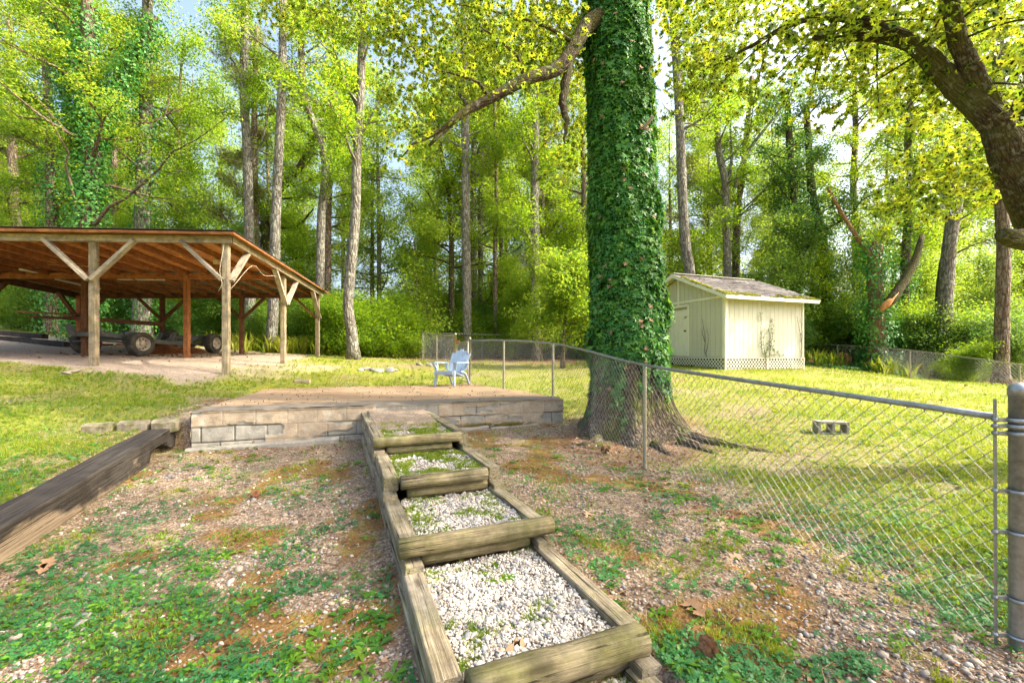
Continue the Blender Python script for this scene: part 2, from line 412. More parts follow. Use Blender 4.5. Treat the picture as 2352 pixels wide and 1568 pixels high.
M['straw'] = m_leaf('pine straw', G((.16,.05,.02),(.30,.11,.04),(.42,.20,.08)), G((.1,.04,.02),(.2,.08,.03),(.3,.14,.05)), .1, .8)
def m_stone(name, stops):
    m = newmat(name); t = NT(m); v = t.attr('v'); oc = t.n('TexCoord', {}, 3)
    c = t.ramp(v, stops); c = t.mix(t.ramp(t.noise(oc, 90, 3, .6), [(.4, 0.), (.7, .35)]), c, (.2,.17,.13))
    t.pbr(c, .75, t.bump(t.noise(oc, 160, 2, .5), .3, .003)); return m
M['pebble'] = m_stone('white river pebbles', [(0, (.16,.17,.19)), (.2, (.34,.33,.31)), (.4, (.52,.47,.39)), (.6, (.66,.60,.50)), (.8, (.62,.58,.52)), (1, (.42,.32,.22))])
M['stone'] = m_stone('grey and tan stones', [(0, (.17,.17,.18)), (.3, (.30,.26,.22)), (.6, (.42,.33,.24)), (.85, (.50,.46,.40)), (1, (.42,.26,.16))])
M['galv'] = m_plain('galvanised steel', (.36,.38,.39), .42, .75, .35, 22, .1, .5, (.24,.25,.24))
M['galv_warm'] = m_plain('aged galvanised steel', (.40,.37,.27), .5, .55, .35, 15, .15, .5, (.28,.27,.20))
M['wire'] = m_plain('galvanised wire', (.24,.24,.225), .5, .6, .2, 30, 0, .5)
M['paint'] = m_plain('cream painted siding', (.52,.515,.42), .7, 0, .12, 1.3, .12, .3, (.44,.435,.35), .45, .75)
M['trim'] = m_plain('cream white trim', (.72,.71,.60), .6, 0, .1, 3, .1, .3, (.60,.58,.47), .5, .75)
M['lattice'] = m_plain('off white lattice', (.68,.66,.55), .65, 0, .12, 5, .1, .3, (.55,.52,.38), .52, .75)
M['shingle'] = m_plain('worn asphalt shingles', (.17,.155,.15), .92, 0, .4, 5, .6, .2, (.26,.23,.20), .42, .62)
M['moss'] = m_plain('yellow green moss', (.16,.18,.02), .95, 0, .3, 9, .9, .1, (.26,.24,.03))
M['chair'] = m_plain('pale blue white plastic', (.36,.46,.58), .45, 0, .04, 3, .05, .4)
M['rubber'] = m_plain('dusty tyre rubber', (.045,.045,.042), .85, 0, .3, 6, .3, .2, (.12,.105,.08), .42, .66)
M['rim'] = m_plain('dirty white wheel steel', (.55,.50,.42), .5, .1, .3, 9, .2, .4, (.30,.17,.08), .52, .68)
M['chassis'] = m_plain('dusty black chassis paint', (.10,.112,.118), .6, .1, .3, 5, .3, .3, (.16,.15,.12), .46, .68)
M['rust'] = m_plain('rusty red steel', (.28,.09,.05), .85, .1, .4, 8, .3, .2)
M['black'] = m_plain('painted hollow shade', (.01,.01,.01), .9, 0, 0, 1, 0)  # flat black stands in for the shade inside hollows
M['brick'] = m_plain('pale brick', (.45,.34,.24), .9, 0, .2, 15, .4, .2)
M['cement'] = m_plain('mossy grey block', (.27,.23,.17), .95, 0, .3, 7, .8, .2, (.14,.13,.055), .42, .62)
M['cinder'] = m_plain('grey cinder block', (.36,.33,.27), .95, 0, .2, 20, .6, .2)
M['cutwood'] = m_plain('orange cut wood', (.62,.30,.10), .8, 0, .3, 10, .3, .2, (.40,.16,.05))
M['lamp'] = m_plain('white enamel batten', (.75,.73,.65), .5, 0, .1, 4, 0)
M['cable'] = m_plain('cream cable', (.62,.55,.38), .6, 0, .1, 9, 0)
M['brass'] = m_plain('dull brass', (.20,.15,.08), .4, .8, .2, 9, 0)
M['pipe'] = m_plain('grey brown pipe', (.42,.34,.26), .5, .2, .2, 9, .1)
def m_slab():
    m = newmat('weathered slab concrete'); t = NT(m); lc = t.attr('lc', 'vec')
    a = t.noise(lc, .7, 5, .6); b = t.noise(lc, 7, 5, .7)
    c = t.ramp(a, [(.35, (.26,.165,.09)), (.5, (.37,.25,.145)), (.62, (.30,.215,.135))])
    c = t.mix(t.ramp(b, [(.5, 0.), (.75, .5)]), c, (.22,.17,.12))
    x = t.n('SeparateXYZ', {0: lc}, 1)
    ed = t.ramp(t.math('ADD', x, t.math('MULTIPLY', t.math('SUBTRACT', b, .5), .5)), [(.22, 1.), (.5, 0.)])
    c = t.mix(t.math('MULTIPLY', ed, .85), c, (.13,.12,.10))
    t.pbr(c, .9, t.bump(b, .5, .01)); return m
M['slab'] = m_slab()
def m_block():
    m = newmat('stuccoed block wall'); t = NT(m); lc = t.attr('lc', 'vec'); v = t.attr('v')
    n = t.noise(lc, 7, 6, .7); f = t.noise(lc, 70, 3, .6)
    grey = t.ramp(n, [(.3, (.24,.225,.18)), (.7, (.44,.41,.34))])
    tan = t.ramp(t.noise(lc, 5, 6, .75), [(.34, (.30,.27,.21)), (.5, (.46,.35,.23)), (.66, (.52,.46,.36))])
    c = t.mix(t.ramp(t.math('ADD', v, t.math('MULTIPLY', t.math('SUBTRACT', n, .5), .9)), [(.25, 0.), (.6, .9)]), grey, tan)
    z = t.n('SeparateXYZ', {0: lc}, 2)
    ms = t.attr('mo'); c = t.mix(ms, c, t.ramp(n, [(.35, (.075,.085,.02)), (.7, (.20,.11,.02))]))
    j = t.attr('jo'); c = t.mix(t.math('MULTIPLY', j, .8), c, (.06,.052,.04))
    t.pbr(c, .93, t.bump(t.math('ADD', n, f), .6, .008)); return m
M['block'] = m_block()
def m_ground():
    m = newmat('yard ground'); t = NT(m); oc = t.n('TexCoord', {}, 3)
    g = t.attr('g'); ms = t.attr('ms'); pd = t.attr('pd'); lt = t.attr('lt')
    n = t.noise(oc, 1.3, 6, .65); f = t.noise(oc, 26, 5, .75)
    dirt = t.ramp(f, [(.34, (.07,.045,.028)), (.5, (.22,.15,.095)), (.66, (.46,.35,.24))])
    vor = t.t.nodes.new('ShaderNodeTexVoronoi'); vor.inputs['Scale'].default_value = 46; t.t.links.new(oc, vor.inputs['Vector'])
    peb = t.ramp(t.n('SeparateColor', {0: vor.outputs[1]}, 0), [(0, (.12,.11,.10)), (.5, (.32,.25,.18)), (1, (.58,.50,.40))])
    dirt = t.mix(t.ramp(vor.outputs[0], [(.25, .75), (.45, 0.)]), dirt, peb)
    sand = t.ramp(f, [(.34, (.22,.16,.11)), (.5, (.37,.29,.21)), (.68, (.52,.44,.34))])
    lawn = t.ramp(f, [(.3, (.09,.11,.015)), (.5, (.21,.23,.02)), (.72, (.36,.33,.06))])
    lawn = t.mix(t.ramp(n, [(.5, 0.), (.72, .55)]), lawn, (.34,.24,.13))
    moss = t.ramp(t.noise(oc, 5, 6, .75), [(.34, (.07,.05,.01)), (.48, (.22,.095,.012)), (.57, (.17,.14,.012)), (.70, (.32,.21,.10))])
    lit = t.ramp(f, [(.3, (.09,.045,.025)), (.5, (.20,.10,.055)), (.72, (.38,.24,.15))])
    c = t.mix(g, dirt, lawn); c = t.mix(ms, c, moss); c = t.mix(pd, c, sand); c = t.mix(lt, c, lit)
    h = t.math('ADD', t.math('MULTIPLY', vor.outputs[0], -.7), f)
    t.pbr(c, .95, t.bump(h, .8, .02)); return m
M['ground'] = m_ground()
M['bed'] = m_plain('fine gravel and soil', (.36,.29,.22), .95, 0, .3, 40, .9, .2, (.16,.10,.06))

# ------------------------------------------------------------------ terrain
TH = math.radians(22)
A2 = np.array([-math.sin(TH), math.cos(TH)]); B2 = np.array([math.cos(TH), math.sin(TH)])   # along the steps / across them
S0 = np.array([-.733, 2.76])
FL = np.array([-4.416, 6.0]); FR = np.array([.904, 7.73]); BR = np.array([-1.08, 11.35]); BL = np.array([-5.55, 9.65])
ZS = -.75
common = [(2.44,2.1,-1.42),(1.57,5.15,-1.34),(1.9,6.2,-1.30),(2.9,7.1,-1.18),(1.25,8.4,-1.02),(4.7,6.5,-1.14),(3.05,5.6,-1.32),(4.5,3,-1.45),(7,6,-1.2),
 (9,8,-1.06),(15,20,-.5),(15.2,16.6,-.91),(15.4,13.2,-.97),(12,10,-1.03),(6.85,13.8,-.5),(10.2,15.1,-.52),(8.5,11.6,-.78),(5,11,-.78),(1.9,9.6,-.86),(.2,10.4,-.80),(-.9,11.8,-.74),
 (2.2,12.5,-.66),(3,16,-.45),(5,20,-.3),(1.5,22,-.2),(-3.9,19,-.19),(-4.6,20.5,-.12),(-2.8,16,-.34),(-3,13.4,-.52),(-5.6,10.4,-.62),
 (-6.63,10.1,-.455),(-7.09,13.5,-.28),(-7.5,16.9,-.05),(-10.15,13.2,-.065),(-10.6,16.6,.03),(-9.5,9.7,-.22),(-13,9.3,-.06),(-13.3,13.3,.03),(-11.1,16.4,.08),(-16,11,.12),(-17,15,.42),(-14,14.6,.2),
 (-21,19,1.0),(-16,22,.8),(-10,22,.35),(-5,12.4,-.5),(0,0,-1.6),(3,0,-1.5),(-6,-3,-1.6),(6,-3,-1.6),(0,-12,-1.8),(-20,5,-.2),(20,8,-1.5),(22,16,-1.4),(25,28,-1.2),(0,30,.1),(-30,30,1.6),
 (14,26,-.5),(-60,60,2),(0,60,.4),(60,60,-1.5),(60,0,-2),(-60,0,.5),(0,-60,-2),(0,300,0),(300,300,-2),(-300,300,2),(300,-50,-2),(-300,-50,0),(0,-300,-2)]
lowp = [(-2,1.5,-1.57),(-.85,2.6,-1.47),(-3.8,3.2,-1.45),(-4.75,5.9,-1.34),(-4.4,5.9,-1.31),(.9,7.6,-1.21),(-2.4,6.4,-1.30),(.4,3.3,-1.32),(.8,2.2,-1.42),(-.3,5.5,-1.26),(-3.4,6.1,-1.32),(.0,4.2,-1.29)]
upp = [(-4.0,3.4,-1.21),(-5.2,5.9,-1.0),(-5.4,6.5,-.88),(-4.6,6.6,-.86),(-4.9,8,-.80),(-5.4,9.4,-.72),(-6.6,8,-.66),(-7.5,5.0,-.98),(-9,8,-.42),(-3,1.5,-1.45),(-3.6,2.6,-1.34),(-6,3.5,-1.12)]
def tps(pts):
    p = np.array(pts, float); n = len(p)
    def U(r2): return np.where(r2 > 1e-12, r2*np.log(r2+1e-12), 0)
    D = ((p[:,None,:2]-p[None,:,:2])**2).sum(-1); K = U(D)+np.eye(n)*.35
    Pm = np.c_[np.ones(n), p[:,:2]]
    A = np.block([[K, Pm],[Pm.T, np.zeros((3,3))]]); w = np.linalg.solve(A, np.r_[p[:,2], 0,0,0])
    def f(x, y):
        s = w[n]+w[n+1]*x+w[n+2]*y
        for i in range(n): s = s+w[i]*U((x-p[i,0])**2+(y-p[i,1])**2)
        return s
    return f
fA = tps(common+lowp); fB = tps(common+upp)
def beam_x(y): return -3.81+(y-3.24)*(-.367)
def inpoly(x, y, poly):
    c = np.zeros(np.shape(x), bool); n = len(poly)
    for i in range(n):
        x1, y1 = poly[i]; x2, y2 = poly[(i+1)%n]
        cr = ((y1 > y) != (y2 > y)) & (x < (x2-x1)*(y-y1)/(y2-y1+1e-12)+x1); c ^= cr
    return c
TIERS = [(1.90, 4.30, -.88), (.86, 1.90, -1.02), (-.06, .86, -1.17), (-1.12, -.06, -1.32), (-2.4, -1.12, -1.47)]   # along-from, along-to, top of side timber
GR = [-.93, -1.075, -1.225, -1.375, -1.53]                                                                          # gravel level of each bed
def steps_ab(x, y):
    dx = x-S0[0]; dy = y-S0[1]
    return dx*A2[0]+dy*A2[1], dx*B2[0]+dy*B2[1]
def height(x, y):
    x = np.asarray(x, float); y = np.asarray(y, float)
    a = fA(x, y); b = fB(x, y)
    wl = (y-FL[1])*(FR[0]-FL[0])-(x-FL[0])*(FR[1]-FL[1]) > .25
    xb = np.where(wl & (y > 6.1), -3.6, beam_x(y)-.10)
    w = sstep(-.12, .12, xb-x)
    w = np.where(y > 9.5, np.maximum(w, sstep(9.5, 10.5, y)*.5), w)
    z = a*(1-w)+b*w
    z = z+(fbm(x*1.1, y*1.1, 5, 4)-.5)*.07+(fbm(x*7, y*7, 9, 2)-.5)*.018
    s = inpoly(x, y, [FL+(.08,.1), FR+(-.08,.08), BR+(-.05,-.12), BL+(.1,-.1)])
    z = np.where(s, np.minimum(z, -1.0), z)
    al, bl = steps_ab(x, y)
    ins = (bl > .02) & (bl < 1.02) & (al > -2.4) & (al < 4.2)
    lim = np.interp(al, [-2.4,-1.12,-1.10,-.06,-.04,.86,.88,1.9,1.92,4.3], [-1.63,-1.63,-1.47,-1.47,-1.32,-1.32,-1.17,-1.17,-1.05,-1.05])
    z = np.where(ins, np.minimum(z, lim), z)
    return z
def masks(x, y):
    "lawn, moss, pad, leaf litter"
    nz = fbm(x*.9, y*.9, 31, 4); nf = fbm(x*3.2, y*3.2, 77, 3)
    al, bl = steps_ab(x, y)
    xb = beam_x(y)
    # bare foreground: between the beam and the fence, up to the slab
    fx = np.interp(y, [0,2.1,5.15,8.15,11], [2.9,2.44,1.57,.85,-.1])
    fore = sstep(-.35, .35, x-xb+.1)*sstep(-.5, .9, fx+1.0-x+(nz-.5)*1.6)*sstep(.4, -.2, y-7.7)
    fore = np.maximum(fore, sstep(1.6, .9, np.hypot(x-2.0, y-6.9))*.95)
    g = (1-fore)*np.clip(.55+(nz-.42)*1.8+.25, 0, 1)
    g = g+fore*np.clip((nf-.56)*2.0, 0, .2)
    moss = fore*sstep(.50, .60, fbm(x*2.6+7, y*2.6, 3, 5))*.8*sstep(.42,.52,fbm(x*.8, y*.8, 13, 3))
    pd = sstep(-6.0, -6.9, x+.30*(y-10.1)*.6+(nz-.5)*1.6)*sstep(8.95, 9.6, y+(nz-.5)*1.1+.12*(x+9.6))*sstep(18.5, 17.2, y)
    pd = np.maximum(pd, sstep(-4.9, -6.2, x+(nz-.5)*2)*sstep(9.9, 10.6, y+(nz-.5))*sstep(15, 13.0, y)*.7)
    lt = sstep(17.2, 18.6, y+(nz-.5)*2.2-.35*np.maximum(0, -x-7))*(x < 3)+sstep(21, 22.5, y)*(x >= 3)
    lt = np.clip(lt, 0, 1)*(.75+.25*nf)
    lt = np.maximum(lt, sstep(15.5, 16.6, x+(nz-.5)))
    lt = np.maximum(lt, sstep(1.35, .8, np.hypot((x-1.75)*.9, y-6.4))*.55)
    return np.clip(g, 0, 1), np.clip(moss, 0, 1), np.clip(pd, 0, 1), np.clip(lt, 0, 1)

def axis(lo, f0, f1, hi, d, k=1.12):
    m = list(np.arange(f0, f1, d)); s = d; x = f1
    while x < hi: m.append(x); s *= k; x += s
    m.append(hi); s = d*k; x = f0-s; L = []
    while x > lo: L.append(x); s *= k; x -= s
    L.append(lo)
    return np.array(L[::-1]+m)
xs = axis(-500, -7, 6, 500, .06, 1.05); ys = axis(-300, 1.0, 9, 700, .06, 1.045)
XX, YY = np.meshgrid(xs, ys); ZZ = height(XX, YY)
nx, ny = len(xs), len(ys)
idx = np.arange(nx*ny).reshape(ny, nx)
q = np.stack([idx[:-1,:-1], idx[:-1,1:], idx[1:,1:], idx[1:,:-1]], -1).reshape(-1,4)
me = raw_mesh('ground', np.stack([XX,YY,ZZ], -1).reshape(-1,3), q.ravel(), np.arange(len(q))*4, smooth=True)
for nm, arr in zip(('g','ms','pd','lt'), masks(XX, YY)):
    a = me.attributes.new(nm, 'FLOAT', 'POINT'); a.data.foreach_set('value', np.ascontiguousarray(arr.ravel(), dtype=np.float32))
tag(link('ground', me, M['ground']), kind='structure')
def gz(x, y): return float(height(np.array([x]), np.array([y]))[0])
def gnd(x, y): return np.array([x, y, gz(x, y)])
# ------------------------------------------------------------------ concrete slab on a block wall
def grid_mesh(name, Vf, nu, nv, mat, parent, attrs, lc, flip=False):
    idx = np.arange(nu*nv).reshape(nv, nu)
    q = np.stack([idx[:-1,:-1], idx[:-1,1:], idx[1:,1:], idx[1:,:-1]], -1).reshape(-1,4)
    if flip: q = q[:, ::-1]
    me = raw_mesh(name, Vf.reshape(-1,3), q.ravel(), np.arange(len(q))*4, attrs.get('v'), lc.reshape(-1,3), smooth=True)
    for k, arr in attrs.items():
        if k != 'v':
            a = me.attributes.new(k, 'FLOAT', 'POINT'); a.data.foreach_set('value', np.ascontiguousarray(np.ravel(arr), dtype=np.float32))
    return link(name, me, mat, parent)
slab = empty('concrete_slab', (FL[0], FL[1], -1.3), 'tan weathered concrete patio slab raised on a low block wall at the top of the timber steps', 'patio slab')
def slab_top():
    nu, nv = 150, 90
    s, t = np.meshgrid(np.linspace(0,1,nu), np.linspace(0,1,nv))
    p = (FL*(1-s[...,None])+FR*s[...,None])*(1-t[...,None])+(BL*(1-s[...,None])+BR*s[...,None])*t[...,None]
    x, y = p[...,0].copy(), p[...,1].copy()
    ed = (fbm(s*40, s*0+3, 4, 3)-.5)*.05; x += 0; y += np.where(t < .001, ed, 0)
    lx = (fbm(t*25, t*0+8, 6, 3)-.5)*.12; x += np.where(s < .001, lx, 0)
    z = ZS+(fbm(x*1.3, y*1.3, 2, 3)-.5)*.02-sstep(.035, 0, t)*(.02+.03*fbm(x*6, y*6, 8, 3))-sstep(.03, 0, s)*.05*fbm(x*5, y*5, 18, 3)
    z -= .012*np.exp(-((s-.62)*5.6/.012)**2)   # control joint
    lc = np.stack([s*5.6, t*4, 0*s], -1)
    grid_mesh('slab_top', np.stack([x,y,z],-1), nu, nv, M['slab'], slab, {}, lc)
slab_top()
def wall_face(a, b, zb0, zb1, name, det=True):
    L = np.linalg.norm(b-a); d = (b-a)/L; nrm = np.array([d[1], -d[0]])
    nu, nv = (int(L/.012), 52) if det else (60, 12)
    s, t = np.meshgrid(np.linspace(0, L, nu), np.linspace(0, 1, nv))
    zt = ZS-.035; zb = zb0*(1-s/L)+zb1*s/L; z = zt+(zb-zt)*t
    h = zt-z
    course = np.floor((h-.0)/.215); ph = (h % .215)
    jx = ((s+course*.2+(fbm(s*0+3, course, 3, 1))*.1) % .405)
    jo = np.maximum(sstep(.008, .003, np.minimum(jx, .405-jx)), sstep(.009, .004, np.minimum(ph, .215-ph))*(h > .1))
    st = fbm(s*2.0+11, z*5.5, 21, 5)+np.where(course < 1, .12, -.07)-.10*(s > 3.3)*(course > 0)
    st = np.clip((st-.44)*6+.4, 0, 1); st = np.where(jx*0+(s < .9)*(course > 0), 0, st)
    jo = jo*(1-.75*sstep(.3, .6, st))
    hole = sstep(2.35, 2.45, s)*sstep(3.45, 3.35, s)     # bare cast patch behind the steps
    st = st*(1-hole*(course < 1))
    mo = sstep(.30, .38, h)*sstep(3.6, 3.9, s)*sstep(5.3, 4.7, s)*sstep(.38, .5, fbm(s*5, z*9, 41, 4)+.2*(h-.3)) if det else 0*s
    off = .014*sstep(.3, .42, st)-.02*jo+.012*(fbm(s*14, z*14, 9, 4)-.5)+.03*mo
    off = np.where(t < .02, off+.012, off)
    p = a[None,None]+d*s[...,None]+nrm*off[...,None]
    V = np.concatenate([p, z[...,None]], -1)
    return grid_mesh(name, V, nu, nv, M['block'], slab, {'v': st.ravel(), 'mo': mo, 'jo': jo*.9}, np.stack([s, 0*s, z], -1))
wall_face(FL, FR, -1.42, -1.34, 'block_wall')
wall_face(FR, BR, -1.34, -1.0, 'block_wall', False)
wall_face(BL, FL, -.95, -1.42, 'block_wall', False)
m = MB()          # ragged cast footing along the foot of the wall
for (u0, u1, zz, dp) in ((-.05, 1.9, -1.285, .11), (3.35, 4.2, -1.20, .13), (4.25, 5.1, -1.21, .10)):
    d = (FR-FL)/np.linalg.norm(FR-FL); nr = np.array([d[1], -d[0]]); n = 18
    V = []; F = []
    for i in range(n):
        s = u0+(u1-u0)*i/(n-1); w = dp*(.55+.9*fbm([s*3], [1.], 5, 3)[0]); z = zz+.03*(s-u0)+.02*(fbm([s*5], [4.], 6, 2)[0]-.5)
        for (o, dz) in ((-.03, 0), (w*.75, .0), (w, -.025), (w+.01, -.14)):
            p = FL+d*s+nr*o; V.append((p[0], p[1], z+dz))
    for i in range(n-1):
        for k in range(3): F.append((i*4+k, i*4+k+1, (i+1)*4+k+1, (i+1)*4+k))
    F += [(0,1,2,3), tuple((n-1)*4+k for k in (3,2,1,0))]
    m.add(V, F)
m.build('footing', M['cinder'], slab)

# edging blocks beside the slab corner
bx = [(-.30, .30), (-.655, .34), (-1.03, .34)]
labs = ['mossy grey edging block nearest the patio slab, ending the short row', 'mossy edging block in the middle of the short row left of the slab', 'mossy edging block at the free left end of the row, beside the lawn']
bd = np.array([.955, .297])
for (s, L), lb in zip(bx, labs):
    c = FL+np.array([-.03, .05])+bd*s
    z0 = -.945+.012*R.normal()
    m = MB()
    n = 7; V = []; F = []
    prof = [(-.09,-.10),(-.095,.03),(-.07,.062),(.0,.07),(.07,.062),(.095,.03),(.09,-.10)]
    for i in range(n):
        t = (i/(n-1)-.5)*(L-.02); e = 1-.10*(abs(i-(n-1)/2) == (n-1)/2)
        for (p, q) in prof:
            w = c+bd*t+np.array([-bd[1], bd[0]])*(p*e+.006*R.normal()); V.append((w[0], w[1], z0+q*e+.006*R.normal()))
    K = len(prof)
    for i in range(n-1):
        for k in range(K-1): F.append((i*K+k, i*K+k+1, (i+1)*K+k+1, (i+1)*K+k))
    F += [tuple(range(K)), tuple((n-1)*K+k for k in range(K-1,-1,-1))]
    m.add(V, F); o = m.build('edging_block', M['cement']); tag(o, lb, 'edging block', 'edging blocks in a short row by the slab')

# charred retaining beam, notched near its far end
def big_beam():
    a = np.array([-3.38, 2.05, -1.42]); b = np.array([-4.97+.06, 6.22, -1.11])
    x = b-a; L = np.linalg.norm(x); x /= L; y = np.cross((0,0,1), x); y /= np.linalg.norm(y); z = np.cross(x, y)
    n = 64; V = []; LC = []; F = []
    w, h = .30, .27
    sec = [(-.5,-.5),(-.2,-.5),(.2,-.5),(.46,-.5),(.5,-.45),(.5,-.15),(.5,.15),(.5,.45),(.46,.5),(.15,.5),(-.15,.5),(-.46,.5),(-.5,.44),(-.5,0)]
    K = len(sec)
    for i in range(n):
        t = L*i/(n-1); rt = t-L+.62
        for (p, q) in sec:
            pp, qq = p*w, q*h
            # outer side after the frame: y points left of x, so the face seen from the path is -y
            if -.42 < rt < .28 and p < 0:                                   # notch burnt out of the lower front edge
                k = math.cos((rt+.07)/.35*PI/2)
                if q < 0: qq += k*.13; pp += k*.05
            pp += .010*(fbm([t*2.2+p*3], [q*3+9.], 3, 3)[0]-.5)*2; qq += .012*(fbm([t*1.6+p*2], [q*2+2.], 8, 3)[0]-.5)*2
            V.append(a+x*t+y*pp*(1)+z*qq); LC.append((t, pp, qq+.02 if q > 0 else qq))
    for i in range(n-1):
        for k in range(K): F.append((i*K+k, i*K+(k+1)%K, (i+1)*K+(k+1)%K, (i+1)*K+k))
    F += [tuple(range(K-1,-1,-1)), tuple((n-1)*K+k for k in range(K))]
    mm = MB(); mm.add(V, F, LC); o = mm.build('timber_beam', M['burnt'])
    tag(o, 'long heavy squared timber beam, charred black at its notched far end, holding back the lawn', 'timber beam')
big_beam()

# ------------------------------------------------------------------ timber steps
def SP(al, bl, z): p = S0+A2*al+B2*bl; return np.array([p[0], p[1], z])
steps = empty('garden_steps', tuple(SP(-1.5, .5, -1.6)), 'flight of low gravel-filled steps edged with weathered timbers, leading up to the slab', 'garden steps')
for k, (a0, a1, zt) in enumerate(TIERS):
    hs = .11
    for side, b0 in ((0, .07), (1, .975)):
        e0 = a0+(.03 if k else .05); e1 = a1-(.02 if k else .02)
        if k == 0: e1 += .02*side-.12*side
        mb = MB().beam(SP(e0, b0+.01*side, zt-hs/2), SP(e1, b0-.01*side+(.012 if k%2 else -.01), zt-hs/2), .118 if side == 0 else .108, hs)
        o = mb.build('side_timber', M['tie_wood'], steps)
        for j in (1, 2, 3):
            zz = zt-hs/2-hs*j*.97
            if zz+hs/2 < gz(*SP((a0+a1)/2, -.1 if side == 0 else 1.1, 0)[:2])-.12: break
            off = .012*R.normal()
            MB().beam(SP(a0-.12+.05*R.random(), b0+off, zz), SP(min(e1+.05, 4.2), b0+off, zz), .112, hs*.96).build('side_timber', M['tie_wood'], steps)
def round_timber(al, b0, b1, zt, name='riser_timber', r=.062, ends=.0):
    m = MB(); n = 14; V = []; F = []; LC = []; N = 12; o = R.uniform(-30, 30, 3)
    for i in range(n):
        t = b0+(b1-b0)*i/(n-1)
        for k in range(N):
            an = 2*PI*k/N+PI/N; p = math.cos(an)*r*1.08; q = max(-.9, min(.9, math.sin(an)))*r*1.02
            p += .003*R.normal()*.6; q += .003*R.normal()*.6
            P3 = SP(al+p, t, zt-r*.84+q); V.append(P3); LC.append((t+o[0], p+o[1], q+o[2]))
    for i in range(n-1):
        for k in range(N): F.append((i*N+k, i*N+(k+1)%N, (i+1)*N+(k+1)%N, (i+1)*N+k))
    F += [tuple(range(N-1,-1,-1)), tuple((n-1)*N+k for k in range(N))]
    m.add(V, F, LC, smooth=True); return m.build(name, M['round_wood'], steps)
round_timber(1.88, -.0, .93, -.86, r=.056); round_timber(1.94, .14, .84, -.967, r=.048)
round_timber(.83, .14, .88, -1.00, r=.060); round_timber(.90, .2, .9, -1.115, r=.052)
round_timber(-.09, 0, 1.05, -1.14, r=.062); round_timber(-.01, .15, .9, -1.255, r=.054)
round_timber(-1.15, .14, .99, -1.285, r=.068); round_timber(-1.07, .16, .96, -1.41, r=.058)
BEDS = []
for k, ((a0, a1, zt), gzl) in enumerate(zip(TIERS, GR)):
    nu, nv = 30, int((a1-a0)/.04)
    s, t = np.meshgrid(np.linspace(.10, .95, nu), np.linspace(a0+(.03 if k else .06), a1+(.06 if k == 0 else .0), nv))
    px = S0[0]+A2[0]*t+B2[0]*s; py = S0[1]+A2[1]*t+B2[1]*s
    pz = gzl+(fbm(px*9, py*9, 3, 3)-.5)*.03+ (t-a0)*.03*(k == 0)
    BEDS.append((a0+.03, a1-.0, gzl))
    o = grid_mesh('gravel_bed', np.stack([px,py,pz],-1), nu, nv, M['bed'], None, {}, np.stack([px,py,0*px],-1)); tag(o, kind='structure')

# ------------------------------------------------------------------ carport
C0 = np.array([-6.63, 10.10]); sd = np.array([-.134, .991]); fd = np.array([-.991, -.134]); BW = 2.74; BD = 3.43
def CP(i, t, z): p = C0+fd*BW*i+sd*t; return np.array([p[0], p[1], z-.055*i*(z > 1.2)])
def zb(t): return 2.575-.043*t           # underside of the beams
cp = empty('carport', tuple(CP(1.5, 3.4, -.1)), 'open timber carport with a low sloping roof on braced posts, sheltering the truck chassis', 'carport')
def cpost(i, j, mat, w=.135):
    t = BD*j; base = CP(i, t, 0); z0 = gz(base[0], base[1])-.12
    MB().beam(CP(i, t, z0), CP(i, t, zb(t)+.02), w, w, up=(sd[0], sd[1], 0)).build('post', M[mat], cp)
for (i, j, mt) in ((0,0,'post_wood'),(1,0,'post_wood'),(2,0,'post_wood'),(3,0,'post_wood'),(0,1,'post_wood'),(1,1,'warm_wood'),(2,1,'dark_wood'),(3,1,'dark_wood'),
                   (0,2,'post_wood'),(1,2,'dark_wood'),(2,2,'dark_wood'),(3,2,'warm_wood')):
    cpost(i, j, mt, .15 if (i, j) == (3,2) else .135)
def brace(p_post, p_beam, mat, up):
    MB().beam(p_post, p_beam, .075, .14, up=up).build('brace', M[mat], cp)
F3 = (fd[0], fd[1], 0); S3 = (sd[0], sd[1], 0)
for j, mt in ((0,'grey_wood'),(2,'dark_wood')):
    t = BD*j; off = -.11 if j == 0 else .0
    for i in range(4):
        for sg in (-1, 1):
            if (i == 0 and sg < 0) or (i == 3 and sg > 0): continue
            brace(CP(i+sg*.03/BW, t+off, zb(t)-.86), CP(i+sg*.90/BW, t+off, zb(t)+.03), mt, S3)
for j, mt in ((0,'grey_wood'),(1,'grey_wood'),(2,'grey_wood')):
    for sg in (-1, 1):
        if (j == 0 and sg < 0) or (j == 2 and sg > 0): continue
        t = BD*j; brace(CP(-.03, t+sg*.03, zb(t)-.86), CP(-.03, t+sg*.88, zb(t+sg*.88)+.03), mt, F3)
for j in (0,1,2):
    for sg in (-1, 1):
        if (j == 0 and sg < 0) or (j == 2 and sg > 0): continue
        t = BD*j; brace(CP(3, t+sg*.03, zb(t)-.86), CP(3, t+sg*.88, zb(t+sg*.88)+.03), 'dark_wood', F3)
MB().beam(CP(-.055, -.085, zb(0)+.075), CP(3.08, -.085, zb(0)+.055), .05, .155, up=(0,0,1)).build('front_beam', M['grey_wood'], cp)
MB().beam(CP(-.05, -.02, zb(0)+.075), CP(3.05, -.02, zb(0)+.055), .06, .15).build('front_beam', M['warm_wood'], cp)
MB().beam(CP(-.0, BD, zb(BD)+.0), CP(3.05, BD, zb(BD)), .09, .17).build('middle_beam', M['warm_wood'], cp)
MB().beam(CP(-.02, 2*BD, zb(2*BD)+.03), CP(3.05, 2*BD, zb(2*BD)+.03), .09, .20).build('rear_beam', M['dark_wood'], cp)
MB().beam(CP(-.055, -.05, zb(0)+.09), CP(-.055, 2*BD+.12, zb(2*BD)+.09), .045, .16).build('side_beam', M['post_wood'], cp)
